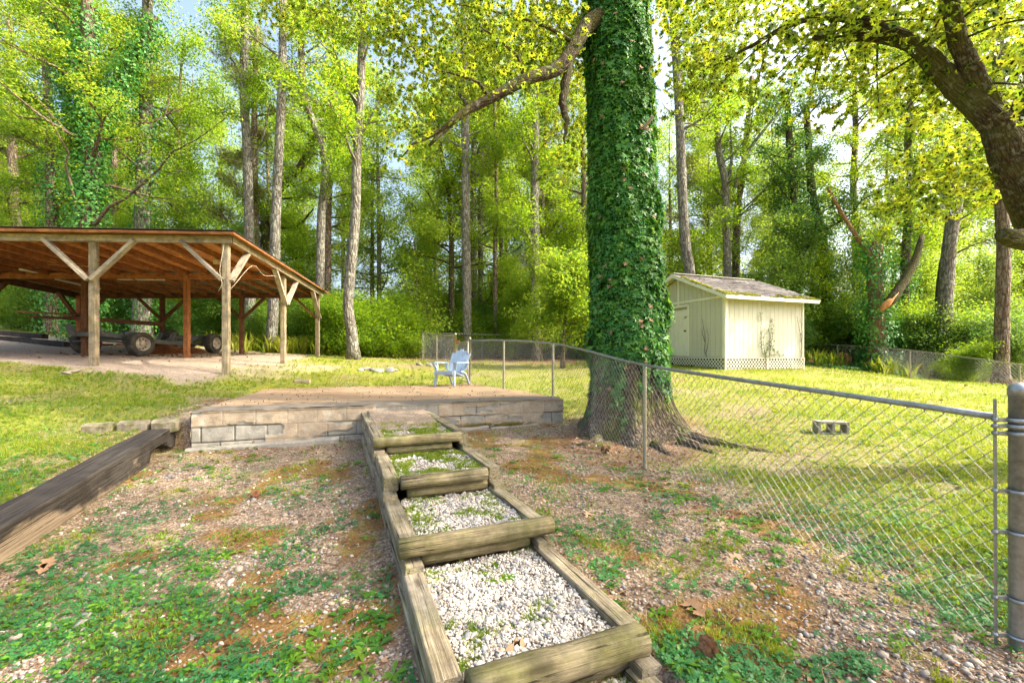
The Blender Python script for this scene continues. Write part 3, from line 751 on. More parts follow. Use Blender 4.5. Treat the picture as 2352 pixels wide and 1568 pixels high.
MB().beam(CP(3.05, -.05, zb(0)+.06), CP(3.05, 2*BD+.12, zb(2*BD)+.06), .06, .22).build('side_beam', M['dark_wood'], cp)
for k in range(13):
    i = .11+k*.222
    MB().beam(CP(i, .02, zb(0)+.085), CP(i, 2*BD+.15, zb(2*BD)+.085), .045, .15, v=.2+.6*R.random()).build('rafter', M['warm_wood'], cp)
zd = .172
def sheet(t0, t1, i0, i1, z, th, name, mat):
    m = MB(); q = [CP(i0,t0,zb(t0)+z), CP(i1,t0,zb(t0)+z), CP(i1,t1,zb(t1)+z), CP(i0,t1,zb(t1)+z)]
    V = q+[p+np.array([0,0,th]) for p in q]
    lc = [((p-q[0])@np.array([fd[0],fd[1],0]), (p-q[0])@np.array([sd[0],sd[1],0]), p[2]) for p in V]
    m.add(V, [(0,1,2,3),(7,6,5,4),(0,4,5,1),(1,5,6,2),(2,6,7,3),(3,7,4,0)], lc); return m.build(name, M[mat], cp)
for k in range(4):      # strand board sheets over the front bay, small gaps between
    i0 = -.10+k*.81; sheet(-.30, BD+.05, i0+.004, min(i0+.806, 3.14), zd, .015, 'roof_board', 'osb')
sheet(-.30+3.76, 2*BD+.42, -.10, 3.14, zd+.02, .012, 'roof_metal', 'roof_metal')
for t in (4.1, 4.9, 5.7, 6.5): sheet(t, t+.09, -.08, 3.12, zd-.004, .018, 'purlin', 'warm_wood')
sheet(-.34, 2*BD+.44, -.115, 3.155, zd+.034, .012, 'roof_felt', 'roof_felt')
MB().beam(CP(-.10, -.32, zb(0)+zd-.005), CP(3.14, -.32, zb(0)+zd-.025), .02, .055).build('fascia', M['warm_wood'], cp)
MB().beam(CP(-.108, -.32, zb(0)+zd-.0), CP(-.108, 2*BD+.42, zb(2*BD)+zd-.0), .02, .05).build('fascia', M['warm_wood'], cp)
MB().beam(CP(1.93, 2*BD-.2, 1.12), CP(3.12, 2*BD-.24, 1.52), .045, .15).build('cross_board', M['dark_wood'], cp)
MB().beam(CP(2.95, 2*BD-.30, 1.60), CP(3.45, 2*BD-.9, 1.66), .16, .045).build('cross_board', M['warm_wood'], cp)
MB().beam(CP(3.0, 2*BD-.33, 1.45), CP(3.32, 2*BD-.8, 1.50), .10, .09).build('cross_board', M['dark_wood'], cp)
# fluorescent battens, outlet boxes, cable
for (p, q, lb) in ((P(272,633,13.5), P(376,636,13.6), 'white strip light under the rafters, nearest the middle post of the carport'),
                   (P(48,604,12.2), P(112,620,12.9), 'white strip light at the far left under the carport roof'),
                   (P(118,624,13.4), P(228,646,15.0), 'long white strip light left of the second front post of the carport')):
    p = p.copy(); q = q.copy()
    for e in (p, q):
        t = (e[:2]-C0)@sd; e[2] = zb(t)-.045
    m = MB().beam(p, q, .13, .05); o = m.build('strip_light', M['lamp']); tag(o, lb, 'strip light')
for (u, v, Y, lb) in ((88,606,11.9,'cream double outlet box under the rafters at the left of the carport'), (497,597,11.6,'small outlet box hanging on its cable near the right front post')):
    c = P(u, v, Y); t = (c[:2]-C0)@sd; c[2] = zb(t)-.03
    m = MB().box(c, (.13,.06,.11)); m.box(c+(-.03,-.035,0), (.035,.015,.05)); m.box(c+(.03,-.035,0), (.035,.015,.05))
    o = m.build('outlet_box', M['brass'] if u < 100 else M['cable']); tag(o, lb, 'outlet box')
def cable(pts, lb, r=.006, mat='cable'):
    p, rr = resample(pts, [r]*len(pts), .12); o = MB().tube(p, rr, 5).build('cable', M[mat]); tag(o, lb, 'cable')
cable([CP(-.01, -.16, 2.50), CP(.02,-.17,1.9), CP(.0,-.17,1.62), CP(.03,-.17,1.45)], 'cream cable running down the right front post of the carport')
cable([CP(-.02,.1,1.55), P(580,610,11.4), P(606,632,11.9), P(636,636,12.8), CP(-.03, BD-.1, 2.0)], 'slack cream cable looped between the right front post and the side post')
cable([P(420,556,10.6)+(0,0,-.12), P(452,575,11), P(490,592,11.4), P(520,620,11.0)], 'thin cable drooping from a rafter to the hanging outlet box')
cable([CP(-.05, BD+.02, 1.9), CP(-.04, BD-.08, 1.78), CP(-.06, BD+.06, 1.7), CP(-.04, BD-.09, 1.6)], 'cream cable coiled round the middle side post of the carport')
cable([P(208,612,11.6)+(0,0,.0), P(150,610,11.8), P(100,606,11.9)], 'thin white cable running left to the double outlet box')

# ------------------------------------------------------------------ truck chassis
tc = empty('truck_chassis', (-11.9, 14.6, 0), 'bare dusty truck chassis standing on four worn tyres under the carport', 'truck chassis')
fx = np.array([-.02, 1.0]); 
def TP(s, w, z):       # s along from the near axle, w outward to the right
    x0 = np.array([-12.12, 13.25]); d = np.array([.03, 1.0]); n = np.array([1.0, -.03]); p = x0+d*s+n*w; return np.array([p[0], p[1], z])
def wheel(s, w, steer=0.0):
    z0 = gz(*TP(s, w, 0)[:2])+.365; c = TP(s, w, z0)
    out = np.array([math.cos(steer), math.sin(steer)*-1, 0])*(1 if w > 0 else -1)
    wh = empty('wheel', tuple(c)); wh.parent = tc; wh.matrix_parent_inverse = Matrix.Translation(-Vector(tc.location))
    r = .365; b = .135
    prof = [(.205,-b+.02),(.22,-b),(.30,-b*1.02),(r-.025,-b*.93),(r-.006,-b*.78)]
    for g in (-.55,-.2,.15,.5): prof += [(r,b*(g-.12)),(r-.012,b*(g-.09)),(r-.012,b*(g-.03)),(r,b*g)]
    prof += [(r-.006,b*.78),(r-.025,b*.93),(.30,b*1.02),(.22,b),(.205,b-.02)]
    o = MB().lathe(c, prof, out, 40).build('tyre', M['rubber']); o.parent = wh; o.matrix_parent_inverse = Matrix.Translation(-Vector(tc.location)-Vector(c)+Vector(tc.location))
    m = MB()
    m.lathe(c, [(.208,b-.01),(.20,b+.005),(.192,b-.02),(.180,b-.06),(.172,b-.10),(.150,b-.115),(.135,b-.09),(.11,b-.075),(.085,b-.085),(.07,b-.07),(.068,b-.02),(.055,b-.005),(.0,b-.005)], out, 36)
    m.lathe(c, [(.205,-b+.02),(.19,-b+.05),(.185,b-.08)], out, 30)
    x = np.cross(out, (0,0,1.)); 
    o = m.build('rim', M['rim']); o.parent = wh; o.matrix_parent_inverse = Matrix.Translation(-Vector(c))
    m = MB()
    for k in range(10):
        a = 2*PI*k/10; pc = c+out*(b-.088)+(x*math.cos(a)+np.array([0,0,1.])*math.sin(a))*.148
        m.lathe(pc, [(0,.0),(.021,0),(.021,-.004)], out, 8)
    o = m.build('rim_hole_shade', M['black']); o.parent = wh; o.matrix_parent_inverse = Matrix.Translation(-Vector(c))  # black discs paint the shade of the wheel holes; no openings cut
    for ch in wh.children: ch.matrix_parent_inverse = Matrix.Translation(-Vector(c))
wheel(0, .83, .25); wheel(0, -.86, .25); wheel(3.1, .83); wheel(3.1, -.83)
for w in (.42, -.42):
    pts = [(-.75,.56),(-.35,.52),(.2,.50),(.7,.40),(1.6,.36),(2.3,.38),(2.75,.60),(3.4,.64),(4.05,.60)]
    m = MB()
    for (a, za), (b, zb_) in zip(pts[:-1], pts[1:]): m.beam(TP(a, w, za+.05), TP(b+.02, w, zb_+.05), .06, .14)
    m.build('frame_rail', M['chassis'], tc)
for s, z, h in ((-.7,.60,.12),(-.1,.50,.10),(.75,.44,.10),(1.7,.40,.10),(2.5,.50,.09),(3.9,.66,.10)):
    MB().beam(TP(s,-.42,z), TP(s,.42,z), .12, h).build('crossmember', M['chassis'], tc)
m = MB().tube([TP(3.1,-.75,.42),TP(3.1,-.12,.42),TP(3.1,.12,.42),TP(3.1,.75,.42)], [.045,.05,.05,.045], 10); m.lathe(TP(3.1,0,.42), [(0,-.16),(.12,-.1),(.15,0),(.12,.1),(0,.16)], (0,1,0), 16); m.build('axle', M['chassis'], tc)
for w in (.42,-.42): MB().beam(TP(2.45,w+.02,.44), TP(3.1,w+.02,.34), .06, .04).beam(TP(3.1,w+.02,.34), TP(3.75,w+.02,.50), .06, .04).build('leaf_spring', M['chassis'], tc)
for w, sg in ((.42,1),(-.42,-1)):
    MB().beam(TP(-.15,w*.6,.32), TP(0,w+.3*sg,.30), .10, .05).beam(TP(.2,w*.6,.32), TP(.05,w+.3*sg,.30), .10, .05).build('control_arm', M['rust'], tc)
    MB().beam(TP(-.12,w,.62), TP(.14,w+.08*sg,.66), .16, .16).build('spring_tower', M['chassis'], tc)
    MB().beam(TP(-.80,w,.56), TP(-.95,w,.86), .06, .16, up=(1,0,0)).build('bumper_bracket', M['chassis'], tc)
for s, w in ((1.75,.33),(1.95,-.33),(2.4,.36)): MB().beam(TP(s,w,.48), TP(s+.1,w+.06,.78), .07, .10, up=(1,0,0)).build('body_mount', M['chassis'], tc)
MB().tube([TP(-.5,.1,.42),TP(0,.5,.36),TP(.6,.34,.33),TP(1.4,.1,.36),TP(2.8,.05,.42)], .028, 8).build('drive_pipe', M['chassis'], tc)
MB().tube([TP(-.55,-.7,.40),TP(-.5,0,.44),TP(-.45,.7,.40)], .022, 8).build('sway_bar', M['chassis'], tc)
MB().beam(TP(3.95,.50,.70), TP(3.95,.62,.70), .12, .12).build('end_cap', M['rim'], tc)

# ------------------------------------------------------------------ shed
SA = np.array([-.352, .936]); SB = np.array([.936, .352]); S1 = np.array([6.85, 14.0]); WG, WR = 4.2, 3.6
def HP(a, b, z): p = S1+SA*a+SB*b; return np.array([p[0], p[1], z])
AX = np.array([[SA[0],SA[1],0],[SB[0],SB[1],0],[0,0,1]]); AXB = np.array([[SB[0],SB[1],0],[SA[0],SA[1],0],[0,0,1]])
zs0, zs1, zr = -.07, 1.93, 2.80
shed = empty('garden_shed', tuple(HP(2, 1.8, -.5)), 'cream wooden shed with a mossy shingle roof and a lattice skirt', 'shed')
def zgab(a): return zs1+(zr-zs1)*(1-abs(a-WG/2)/(WG/2))
m = MB(); bw = .2
n = int(WR/bw)
for k in range(n):
    m.box(HP(.02, (k+.5)*bw, (zs0+zs1)/2), (bw-.010, .04, zs1-zs0), AXB, v=.5)
    m.box(HP(.035, k*bw, (zs0+zs1)/2), (.03, .03, zs1-zs0-.01), AXB, v=.5)
m.build('side_wall', M['paint'], shed)
def vboard(m, a0, a1, z0, zt0, zt1, b=.0, th=.04):
    q = [HP(a0,b,z0), HP(a1,b,z0), HP(a1,b,zt1), HP(a0,b,zt0)]; q2 = [p+np.array([SB[0],SB[1],0])*th for p in q]
    V = q+q2; m.add(V, [(3,2,1,0),(4,5,6,7),(0,1,5,4),(1,2,6,5),(2,3,7,6),(3,0,4,7)], [((p-q[0])@AX[0], 0, p[2]) for p in V], v=.5)
m = MB()
for k in range(21):
    a0, a1 = k*.2+.005, (k+1)*.2-.005
    if a1 > 1.62 and a0 < 2.56: vboard(m, a0, a1, 1.70, zgab(a0), zgab(a1), 0)
    else: vboard(m, a0, a1, zs0, zgab(a0), zgab(a1), 0)
m.build('gable_wall', M['paint'], shed)
m = MB()
for k in range(21): vboard(m, k*.2+.005, (k+1)*.2-.005, zs0, zgab(k*.2), zgab(k*.2+.2), WR-.04)
m.build('gable_wall', M['paint'], shed)
MB().box(HP(WG-.02, WR/2, (zs0+zs1)/2), (WR,.04,zs1-zs0), AXB).build('rear_wall', M['paint'], shed)
MB().box(HP(WG/2, WR/2, (zs0+zs1)/2), (WG-.12, WR-.12, zs1-zs0-.02), AX).build('inner_lining', M['paint'], shed)
def trim(p, q, w, h, up=(0,0,1), nm='trim'): return MB().beam(p, q, w, h, up, ch=.004).build(nm, M['trim'], shed)
trim(HP(-.012,.04,zs0-.02), HP(-.012,.04,zs1), .09, .03, (SA[0],SA[1],0), 'corner_trim'); trim(HP(.045,-.014,zs0-.02), HP(.045,-.014,zs1+.05), .03, .09, (SA[0],SA[1],0), 'corner_trim')
trim(HP(-.012,WR-.04,zs0-.02), HP(-.012,WR-.04,zs1), .08, .03, (SA[0],SA[1],0), 'corner_trim')
trim(HP(-.016,.085,zs1-.06), HP(-.016,WR-.08,zs1-.06), .03, .11)
trim(HP(.09,-.012,zs1-.03), HP(WG,-.012,zs1-.03), .026, .08); trim(HP(WG/2+.0,-.016,zs1+.012), HP(WG/2,-.016,zr-.05), .024, .08, (SA[0],SA[1],0))
trim(HP(WG/2+.0,-.016,1.79), HP(WG/2,-.016,zs1-.072), .024, .08, (SA[0],SA[1],0))
# door
dr = empty('door', tuple(HP(2.08,-.02,0))); dr.parent = shed; dr.matrix_parent_inverse = Matrix.Translation(-Vector(shed.location))
def dsub(o): o.parent = dr; o.matrix_parent_inverse = Matrix.Translation(-Vector(dr.location)); return o
m = MB()
for k in range(4): m.box(HP(1.66+.105+k*.212, -.004, .83), (.206, .03, 1.58), AX, v=.6)
m.box(HP(2.08, .03, .83), (.86, .03, 1.6), AX, v=.6); m.box(HP(2.08,-.004,.0), (.86,.03,.07), AX, v=.6)
dsub(m.build('door_leaf', M['trim'])); 
dsub(MB().beam(HP(1.60,-.02,-.06), HP(1.60,-.02,1.72), .035, .08, (SA[0],SA[1],0)).beam(HP(2.56,-.02,-.06), HP(2.56,-.02,1.72), .035, .08, (SA[0],SA[1],0)).beam(HP(1.56,-.02,1.76), HP(2.60,-.02,1.76), .035, .08).build('door_frame', M['trim']))
dsub(MB().lathe(HP(1.73,-.02,.86), [(0,.075),(.022,.072),(.034,.05),(.024,.03),(.012,.02),(.012,0),(.03,0)], (-SB[0],-SB[1],0), 14).build('door_knob', M['brass']))
dsub(MB().box(HP(1.71,-.026,1.36), (.10,.012,.03), AX).box(HP(1.745,-.03,1.34), (.022,.02,.05), AX).build('hasp', M['brass']))
# roof slopes: rows of curled shingles
def zroof(a): return zs1+.10+(2.93-zs1-.10)*(1-abs(a-WG/2)/(WG/2))
b0, b1 = -.30, WR+.35
for sg in (0, 1):
    m = MB(); rows = 19; L = math.hypot(WG/2+.32, (WG/2+.32)*(2.93-zs1-.10)/(WG/2))
    for r in range(rows):
        a_lo = -.32+r*(WG/2+.32)/rows; a_hi = a_lo+(WG/2+.32)/rows*1.7; x = b0
        while x < b1:
            w = R.uniform(.16, .34); e = min(x+w, b1)
            if not (R.random() < .03):
                l0 = .012+.020*R.random()**2+r*0; c0 = R.normal(0, .006); c1 = R.normal(0, .006)
                ahi = min(a_hi, WG/2)
                A = (lambda a: a) if sg == 0 else (lambda a: WG-a)
                q = [HP(A(a_lo), x, zroof(a_lo)+l0+c0), HP(A(a_lo), e-.008, zroof(a_lo)+l0+c1), HP(A(ahi), e-.008, zroof(ahi)+.006), HP(A(ahi), x, zroof(ahi)+.006)]
                V = q+[p-np.array([0,0,.012]) for p in q]
                m.add(V, [(0,1,2,3),(7,6,5,4),(0,4,5,1),(1,5,6,2),(2,6,7,3),(3,7,4,0)])
            x = e
    m.build('roof_slope', M['shingle'], shed)
    A = (lambda a: a) if sg == 0 else (lambda a: WG-a)
    V = [HP(A(-.30),b0+.01,zroof(-.30)-.03), HP(A(-.30),b1-.01,zroof(-.30)-.03), HP(A(WG/2),b1-.01,zroof(WG/2)-.03), HP(A(WG/2),b0+.01,zroof(WG/2)-.03)]
    V += [p+np.array([0,0,.022]) for p in V]
    MB().add(V, [(0,1,2,3),(7,6,5,4),(0,4,5,1),(1,5,6,2),(2,6,7,3),(3,7,4,0)]).build('roof_deck', M['trim'], shed)
    # barge boards
    for bb in (b0, b1): MB().beam(HP(A(-.33),bb,zroof(-.33)-.055), HP(A(WG/2-.0),bb,zroof(WG/2)-.055), .03, .13).build('barge_board', M['trim'], shed)
    MB().beam(HP(A(-.32),b0+.02,zroof(-.32)-.06), HP(A(-.32),b1-.02,zroof(-.32)-.06), .03, .12).build('eave_fascia', M['trim'], shed)
MB().beam(HP(WG/2,b0,zroof(WG/2)+.03), HP(WG/2,b1-.3,zroof(WG/2)+.03), .22, .02).build('ridge_cap', M['trim'], shed)
# moss cushions along the eaves
pos = []; sz = []
for k in range(1500):
    if R.random() < .72: a = -.33+abs(R.normal(0, .13)); b = R.uniform(b0, b1)
    else: a = R.uniform(-.3, 1.9); b = b0+abs(R.normal(0, .10))
    if fbm([b*2.2], [a*2+5], 3, 3)[0] < .47: continue
    pos.append(HP(a, b, zroof(a)+.02)); sz.append(R.uniform(.02, .05))
scatter('roof_moss', T_PEB, pos, np.array(sz), v=R.random(len(pos)), mat=M['moss'], parent=shed, jit=.3, aspect=np.tile([1,1,.6], (len(pos),1)), smooth=True)
# lattice skirt
def lattice(p0, p1, z0l, z0r, z1, nm='lattice_skirt'):
    m = MB(); d = p1-p0; L = np.linalg.norm(d); d = d/L; w = .0205; st = .13
    up = np.array([0,0,1.]); nr = np.cross(d, up)
    zbf = lambda s: z0l+(z0r-z0l)*s/L
    for dr_ in (1, -1):
        s = -1.2
        while s < L+1.2:
            # a strip running from the bottom at s to the top at s+h*dr_
            pts = []
            for t in np.linspace(0, 1, 13):
                zz = -.75+(z1+.75)*t; ss = s+(zz+.75)*dr_
                if 0 <= ss <= L and zz >= zbf(ss) and zz <= z1: pts.append((ss, zz))
            if len(pts) > 1:
                a, b = pts[0], pts[-1]
                A = p0+d*a[0]+up*a[1]+nr*.006*dr_; B = p0+d*b[0]+up*b[1]+nr*.006*dr_
                m.beam(A, B, .009, w*1.45, up=nr if False else up, v=.5, ch=.001)
            s += st
    # edge strips
    m.beam(p0+up*(z1-.02), p1+up*(z1-.02), .024, .04, v=.6, ch=.002)
    for q, zq in ((p0, z0l), (p1, z0r)): m.beam(q+up*zq, q+up*z1, .024, .04, up=tuple(d), v=.6, ch=.002)
    m.build(nm, M['lattice'], shed)
zz = zs0-.01
lattice(HP(-.02,.0,0), HP(-.02,1.82,0), -.49, -.50, zz); lattice(HP(-.02,1.86,0), HP(-.02,WR,0), -.50, -.50, zz); lattice(HP(WG,-.02,0), HP(.0,-.02,0), -.25, -.49, zz)
MB().box(HP(WG/2, WR/2, -.30), (WG-.5, WR-.5, .4), AX).build('crawl_shade', M['black'], shed)  # solid black box paints the shade behind the lattice
# dead vines on the siding
def vine(base, pts, lb, nl, mat='leaf_deep'):
    root = empty('wall_vine', tuple(base), lb, 'vine')
    m = MB(); lp = []
    for br in pts:
        p, r = resample([base+np.array([SB[0],SB[1],0])*x+np.array([-SA[0],-SA[1],0])*.03+np.array([0,0,1])*z for x, z in br], np.linspace(.009,.004,len(br)), .05)
        p = p+R.normal(0, .008, p.shape); m.tube(p, r, 4); lp.append(p)
    m.build('stem', M['bark_brown'], root)
    lp = np.concatenate(lp); pick = lp[R.integers(0, len(lp), nl)]+R.normal(0, .03, (nl,3))
    scatter('leaf', T_LEAF, pick, R.uniform(.03,.07,nl), nrm=np.array([-SA[0],-SA[1],.3])+R.normal(0,.5,(nl,3)), mat=M[mat], parent=root)
vine(HP(-.02,1.78,-.48), [[(0,0),(-.05,.5),(.12,.9),(.1,1.5)],[(.1,.45),(.16,.9),(.25,1.75)],[(-.05,.4),(-.25,.75),(-.28,1.6),(-.3,1.9)],[(0,.4),(-.14,.8),(-.1,1.3)],[(.1,.4),(.28,1.2),(.27,1.7)],[(.1,.45),(.5,.5),(.85,.42)],[(.2,.8),(.4,.6),(.75,.45)]],
     'half-dead vine climbing the middle of the shed side wall from the lattice', 260)
vine(HP(-.02,3.4,-.1), [[(0,0),(.02,.5),(-.08,1.0),(-.2,1.45)],[(.02,.5),(.06,.9),(-.02,1.4)]], 'bare dead vine at the right end of the shed side wall', 16)
def vineg():
    base = HP(.72,-.03,-.06); root = empty('wall_vine', tuple(base), 'bare dead vine left of the shed corner on the gable wall', 'vine'); m = MB()
    for br in ([(0,0),(.12,.2),(.08,.6),(.22,1.3)],[(.05,.1),(-.05,.5),(.0,.95)],[(.1,.5),(.2,.8),(.16,1.0)]):
        p, r = resample([base+np.array([SA[0],SA[1],0])*x+np.array([0,0,1])*z for x, z in br], np.linspace(.010,.004,len(br)), .05); m.tube(p+R.normal(0,.006,p.shape), r, 4)
    m.build('stem', M['bark_brown'], root)
vineg()
# ------------------------------------------------------------------ chain link fences
def chain(name, tops, bots, mat, parent, p=.042, r=.0017, knuck=.02):
    "woven wires between a top and a bottom polyline (same number of points)"
    T = np.array(tops, float); B = np.array(bots, float)
    seg = np.r_[0, np.cumsum(np.linalg.norm(np.diff(T[:,:2], axis=0), axis=1))]; L = seg[-1]
    n = int(L/p); P0 = []; P1 = []
    nrm0 = T[-1,:2]-T[0,:2]; nrm0 /= np.linalg.norm(nrm0); nr = np.array([nrm0[1], -nrm0[0], 0])
    def at(s, z, side):
        c = np.array([np.interp(s, seg, T[:,0]), np.interp(s, seg, T[:,1])]).T
        o = nr[None]*(.0022*side[:,None])
        return np.column_stack([c, z])+o
    for i in range(n):
        s0, s1 = i*p, (i+1)*p; sm = (s0+s1)/2
        zt = np.interp(sm, seg, T[:,2])+knuck; zb_ = np.interp(sm, seg, B[:,2])
        k = max(2, int((zt-zb_)/p)); 
        j = np.arange(k+1); ss = np.where((j+i) % 2 == 0, s0-.002, s1+.002)
        ztj = np.interp(ss, seg, T[:,2])+knuck; zbj = np.interp(ss, seg, B[:,2])
        z = ztj-(ztj-zbj)*j/k
        wob = .0035*np.sin(ss*3+z*5)
        Q = at(ss+wob, z, np.where((j+i) % 2 == 0, 1., -1.))
        P0.append(Q[:-1]); P1.append(Q[1:])
    P0 = np.concatenate(P0); P1 = np.concatenate(P1)
    V, lo, st = seg_tubes(P0, P1, r, n=3)
    return link(name, raw_mesh(name, V, lo, st, lc=V), mat, parent)
def rail(parent, pts, r, mat, name='top_rail'):
    p, rr = resample(pts, [r]*len(pts), .3); return MB().tube(p, rr, 12).build(name, mat, parent)
def post(parent, top, zb_, r, mat, cap=True, name='post'):
    m = MB(); x, y, z = top
    prof = [(r, zb_-.12), (r, z-.03)]+([(r*1.08, z-.03),(r*1.1, z+.0),(r*.95, z+.018),(r*.6, z+.03),(0.001, z+.034)] if cap else [(r, z),(0.001, z)])
    m.lathe((x,y,0), prof, (0,0,1), 20); return m.build(name, mat, parent)
F1 = empty('chain_link_fence', (1.57,5.15,-1.34), 'galvanised chain-link fence from the thick front post past the ivy tree to the chair', 'fence')
PT = np.array([2.44,2.10,-.305]); PA = np.array([1.57,5.15,-.12]); PB = np.array([.766,8.15,.215]); PC = np.array([-.182,9.60,.325]); PD = np.array([-1.075,11.1,.375])
PM = np.array([1.13,6.75,.075])
tops = [PT+(-.05,.05,0), PA, PM, PB, PC, PD]
rail(F1, tops, .0175, M['galv'])
bots = [np.array([2.39,2.15,-1.39])]+[np.array([*(PT[:2]*(1-t)+PA[:2]*t), gz(*(PT[:2]*(1-t)+PA[:2]*t))+.02]) for t in (.33,.66)]+[np.array([1.57,5.15,-1.30]), np.array([1.13,6.75,-1.22]), np.array([.80,8.05,-1.08]), np.array([.60,8.45,-.90]), np.array([-.182,9.6,-.80]), np.array([-1.075,11.1,-.74])]
# same parameterisation for both borders
def reparam(pl, S):
    pl = np.array(pl); s = np.r_[0, np.cumsum(np.linalg.norm(np.diff(pl[:,:2],axis=0),axis=1))]; s /= s[-1]
    return np.column_stack([np.interp(S, s, pl[:,k]) for k in range(3)])
rp, _ = resample(tops, [1]*len(tops), .3)
S = np.linspace(0,1,60); Tt = reparam(rp, S); Bb = reparam(bots, S)
chain('chain_mesh', Tt, Bb, M['wire'], F1, p=.043, r=.0020)
post(F1, (PT[0]+.005,PT[1],-.165), -1.42, .036, M['galv'])
bar = [(2.368,2.135,-.215),(2.372,2.135,-1.42)]
MB().beam(bar[0], bar[1], .014, .006, up=(0,1,0), ch=.001).build('tension_bar', M['galv'], F1)
for z in (-.315,-.345,-.38,-.66,-.86,-1.18,-1.36):
    m = MB().lathe((PT[0]+.005,PT[1],z-.010), [(.0415,0),(.043,0),(.043,.02),(.0415,.02)], (0,0,1), 20)
    m.beam((2.355,2.12,z),(2.415,2.112,z), .006, .02, ch=.001); m.lathe((2.352,2.12,z), [(.0,-.012),(.010,-.010),(.010,.010),(0,.012)], (0,1,0), 10)
    m.build('clamp_band', M['galv'], F1)
for t in (.12,.3,.52,.74,.92):
    a = tops[0]*(1-t)+tops[1]*t
    MB().tube([a+(.012*math.cos(q), 0, .022*math.sin(q)) if True else a for q in np.linspace(0,2*PI,9)], .0016, 4, cap=False).build('wire_tie', M['wire'], F1)
post(F1, PA-(0,0,.005), -1.33, .0235, M['galv_warm'], cap=False)
post(F1, PB-(0,0,.005), -.80, .0235, M['galv_warm'], cap=False); post(F1, PC-(0,0,.005), -.80, .0235, M['galv_warm'], cap=False)
post(F1, PD+(0,0,.045), -.80, .036, M['galv_warm'])
GT = np.array([-1.66,12.75,.60])
gate = empty('garden_gate', (-1.3,11.9,-.7), 'narrow chain-link gate standing behind the pale blue chair', 'gate')
ga, gb = PD+(-.06,.12,-.03), np.array([-1.60,12.6,.36])
MB().tube([ga-(0,0,1.05), ga, gb, gb-(0,0,1.05), ga-(0,0,1.05)], .017, 8, cap=False).build('gate_frame', M['galv_warm'], gate)
chain('gate_mesh', [ga,gb], [ga-(0,0,1.04),gb-(0,0,1.04)], M['wire'], gate, knuck=0)
MB().box((ga+gb)/2*0+gb+(.03,0,.02), (.10,.04,.09)).build('latch', M['rust'], gate)
F2 = empty('chain_link_fence', (-3.9,19,-.2), 'weathered chain-link fence crossing the back of the lawn in front of the hedge', 'fence')
q0 = np.array([-1.66,12.75,.56]); q1 = P(1003,769,16.2); q2 = P(971,764,18.9); q3 = P(951,763,20.4)
post(F2, q0+(0,0,.05), gz(*q0[:2]), .036, M['galv_warm'])
for q in (q1, q2): post(F2, q, gz(*q[:2]), .026, M['galv_warm'], cap=False)
post(F2, q3, gz(*q3[:2]), .036, M['galv'])
rail(F2, [q0,q1,q2,q3], .021, M['galv_warm'])
tp = reparam([q0,q1,q2,q3], np.linspace(0,1,20)); bt = tp.copy(); bt[:,2] = height(bt[:,0], bt[:,1])+.02
chain('chain_mesh', tp, bt, M['wire'], F2, p=.05, r=.002)
r0 = q3; rs = [r0, P(1107,768,20.9), P(1244,772,21.6), P(1347,775,22.0), P(1480,778,22.6), P(1640,781,23.2)]
rail(F2, rs, .021, M['galv'])
for q in rs[1:]: post(F2, q, gz(*q[:2]), .026, M['galv'], cap=False)
tp = reparam(rs, np.linspace(0,1,30)); bt = tp.copy(); bt[:,2] = height(bt[:,0], bt[:,1])+.02
chain('chain_mesh', tp, bt, M['wire'], F2, p=.055, r=.0023)
F3_ = empty('chain_link_fence', (15.2,16.6,-.9), 'chain-link fence on the far right along the lawn edge beyond the shed', 'fence')
ws = [P(1800,785,24), P(1924,792,20.2), P(2090,804.5,16.6), P(2342,837,13.3), P(2700,880,10.6)]
rail(F3_, ws, .021, M['galv_warm'])
for q in ws: post(F3_, q, min(gz(*q[:2]), q[2]-.9), .026, M['galv_warm'], cap=False)
tp = reparam(ws, np.linspace(0,1,30)); bt = tp.copy(); bt[:,2] = np.minimum(height(bt[:,0], bt[:,1])+.02, tp[:,2]-.85)
chain('chain_mesh', tp, bt, M['wire'], F3_, p=.055, r=.0022)

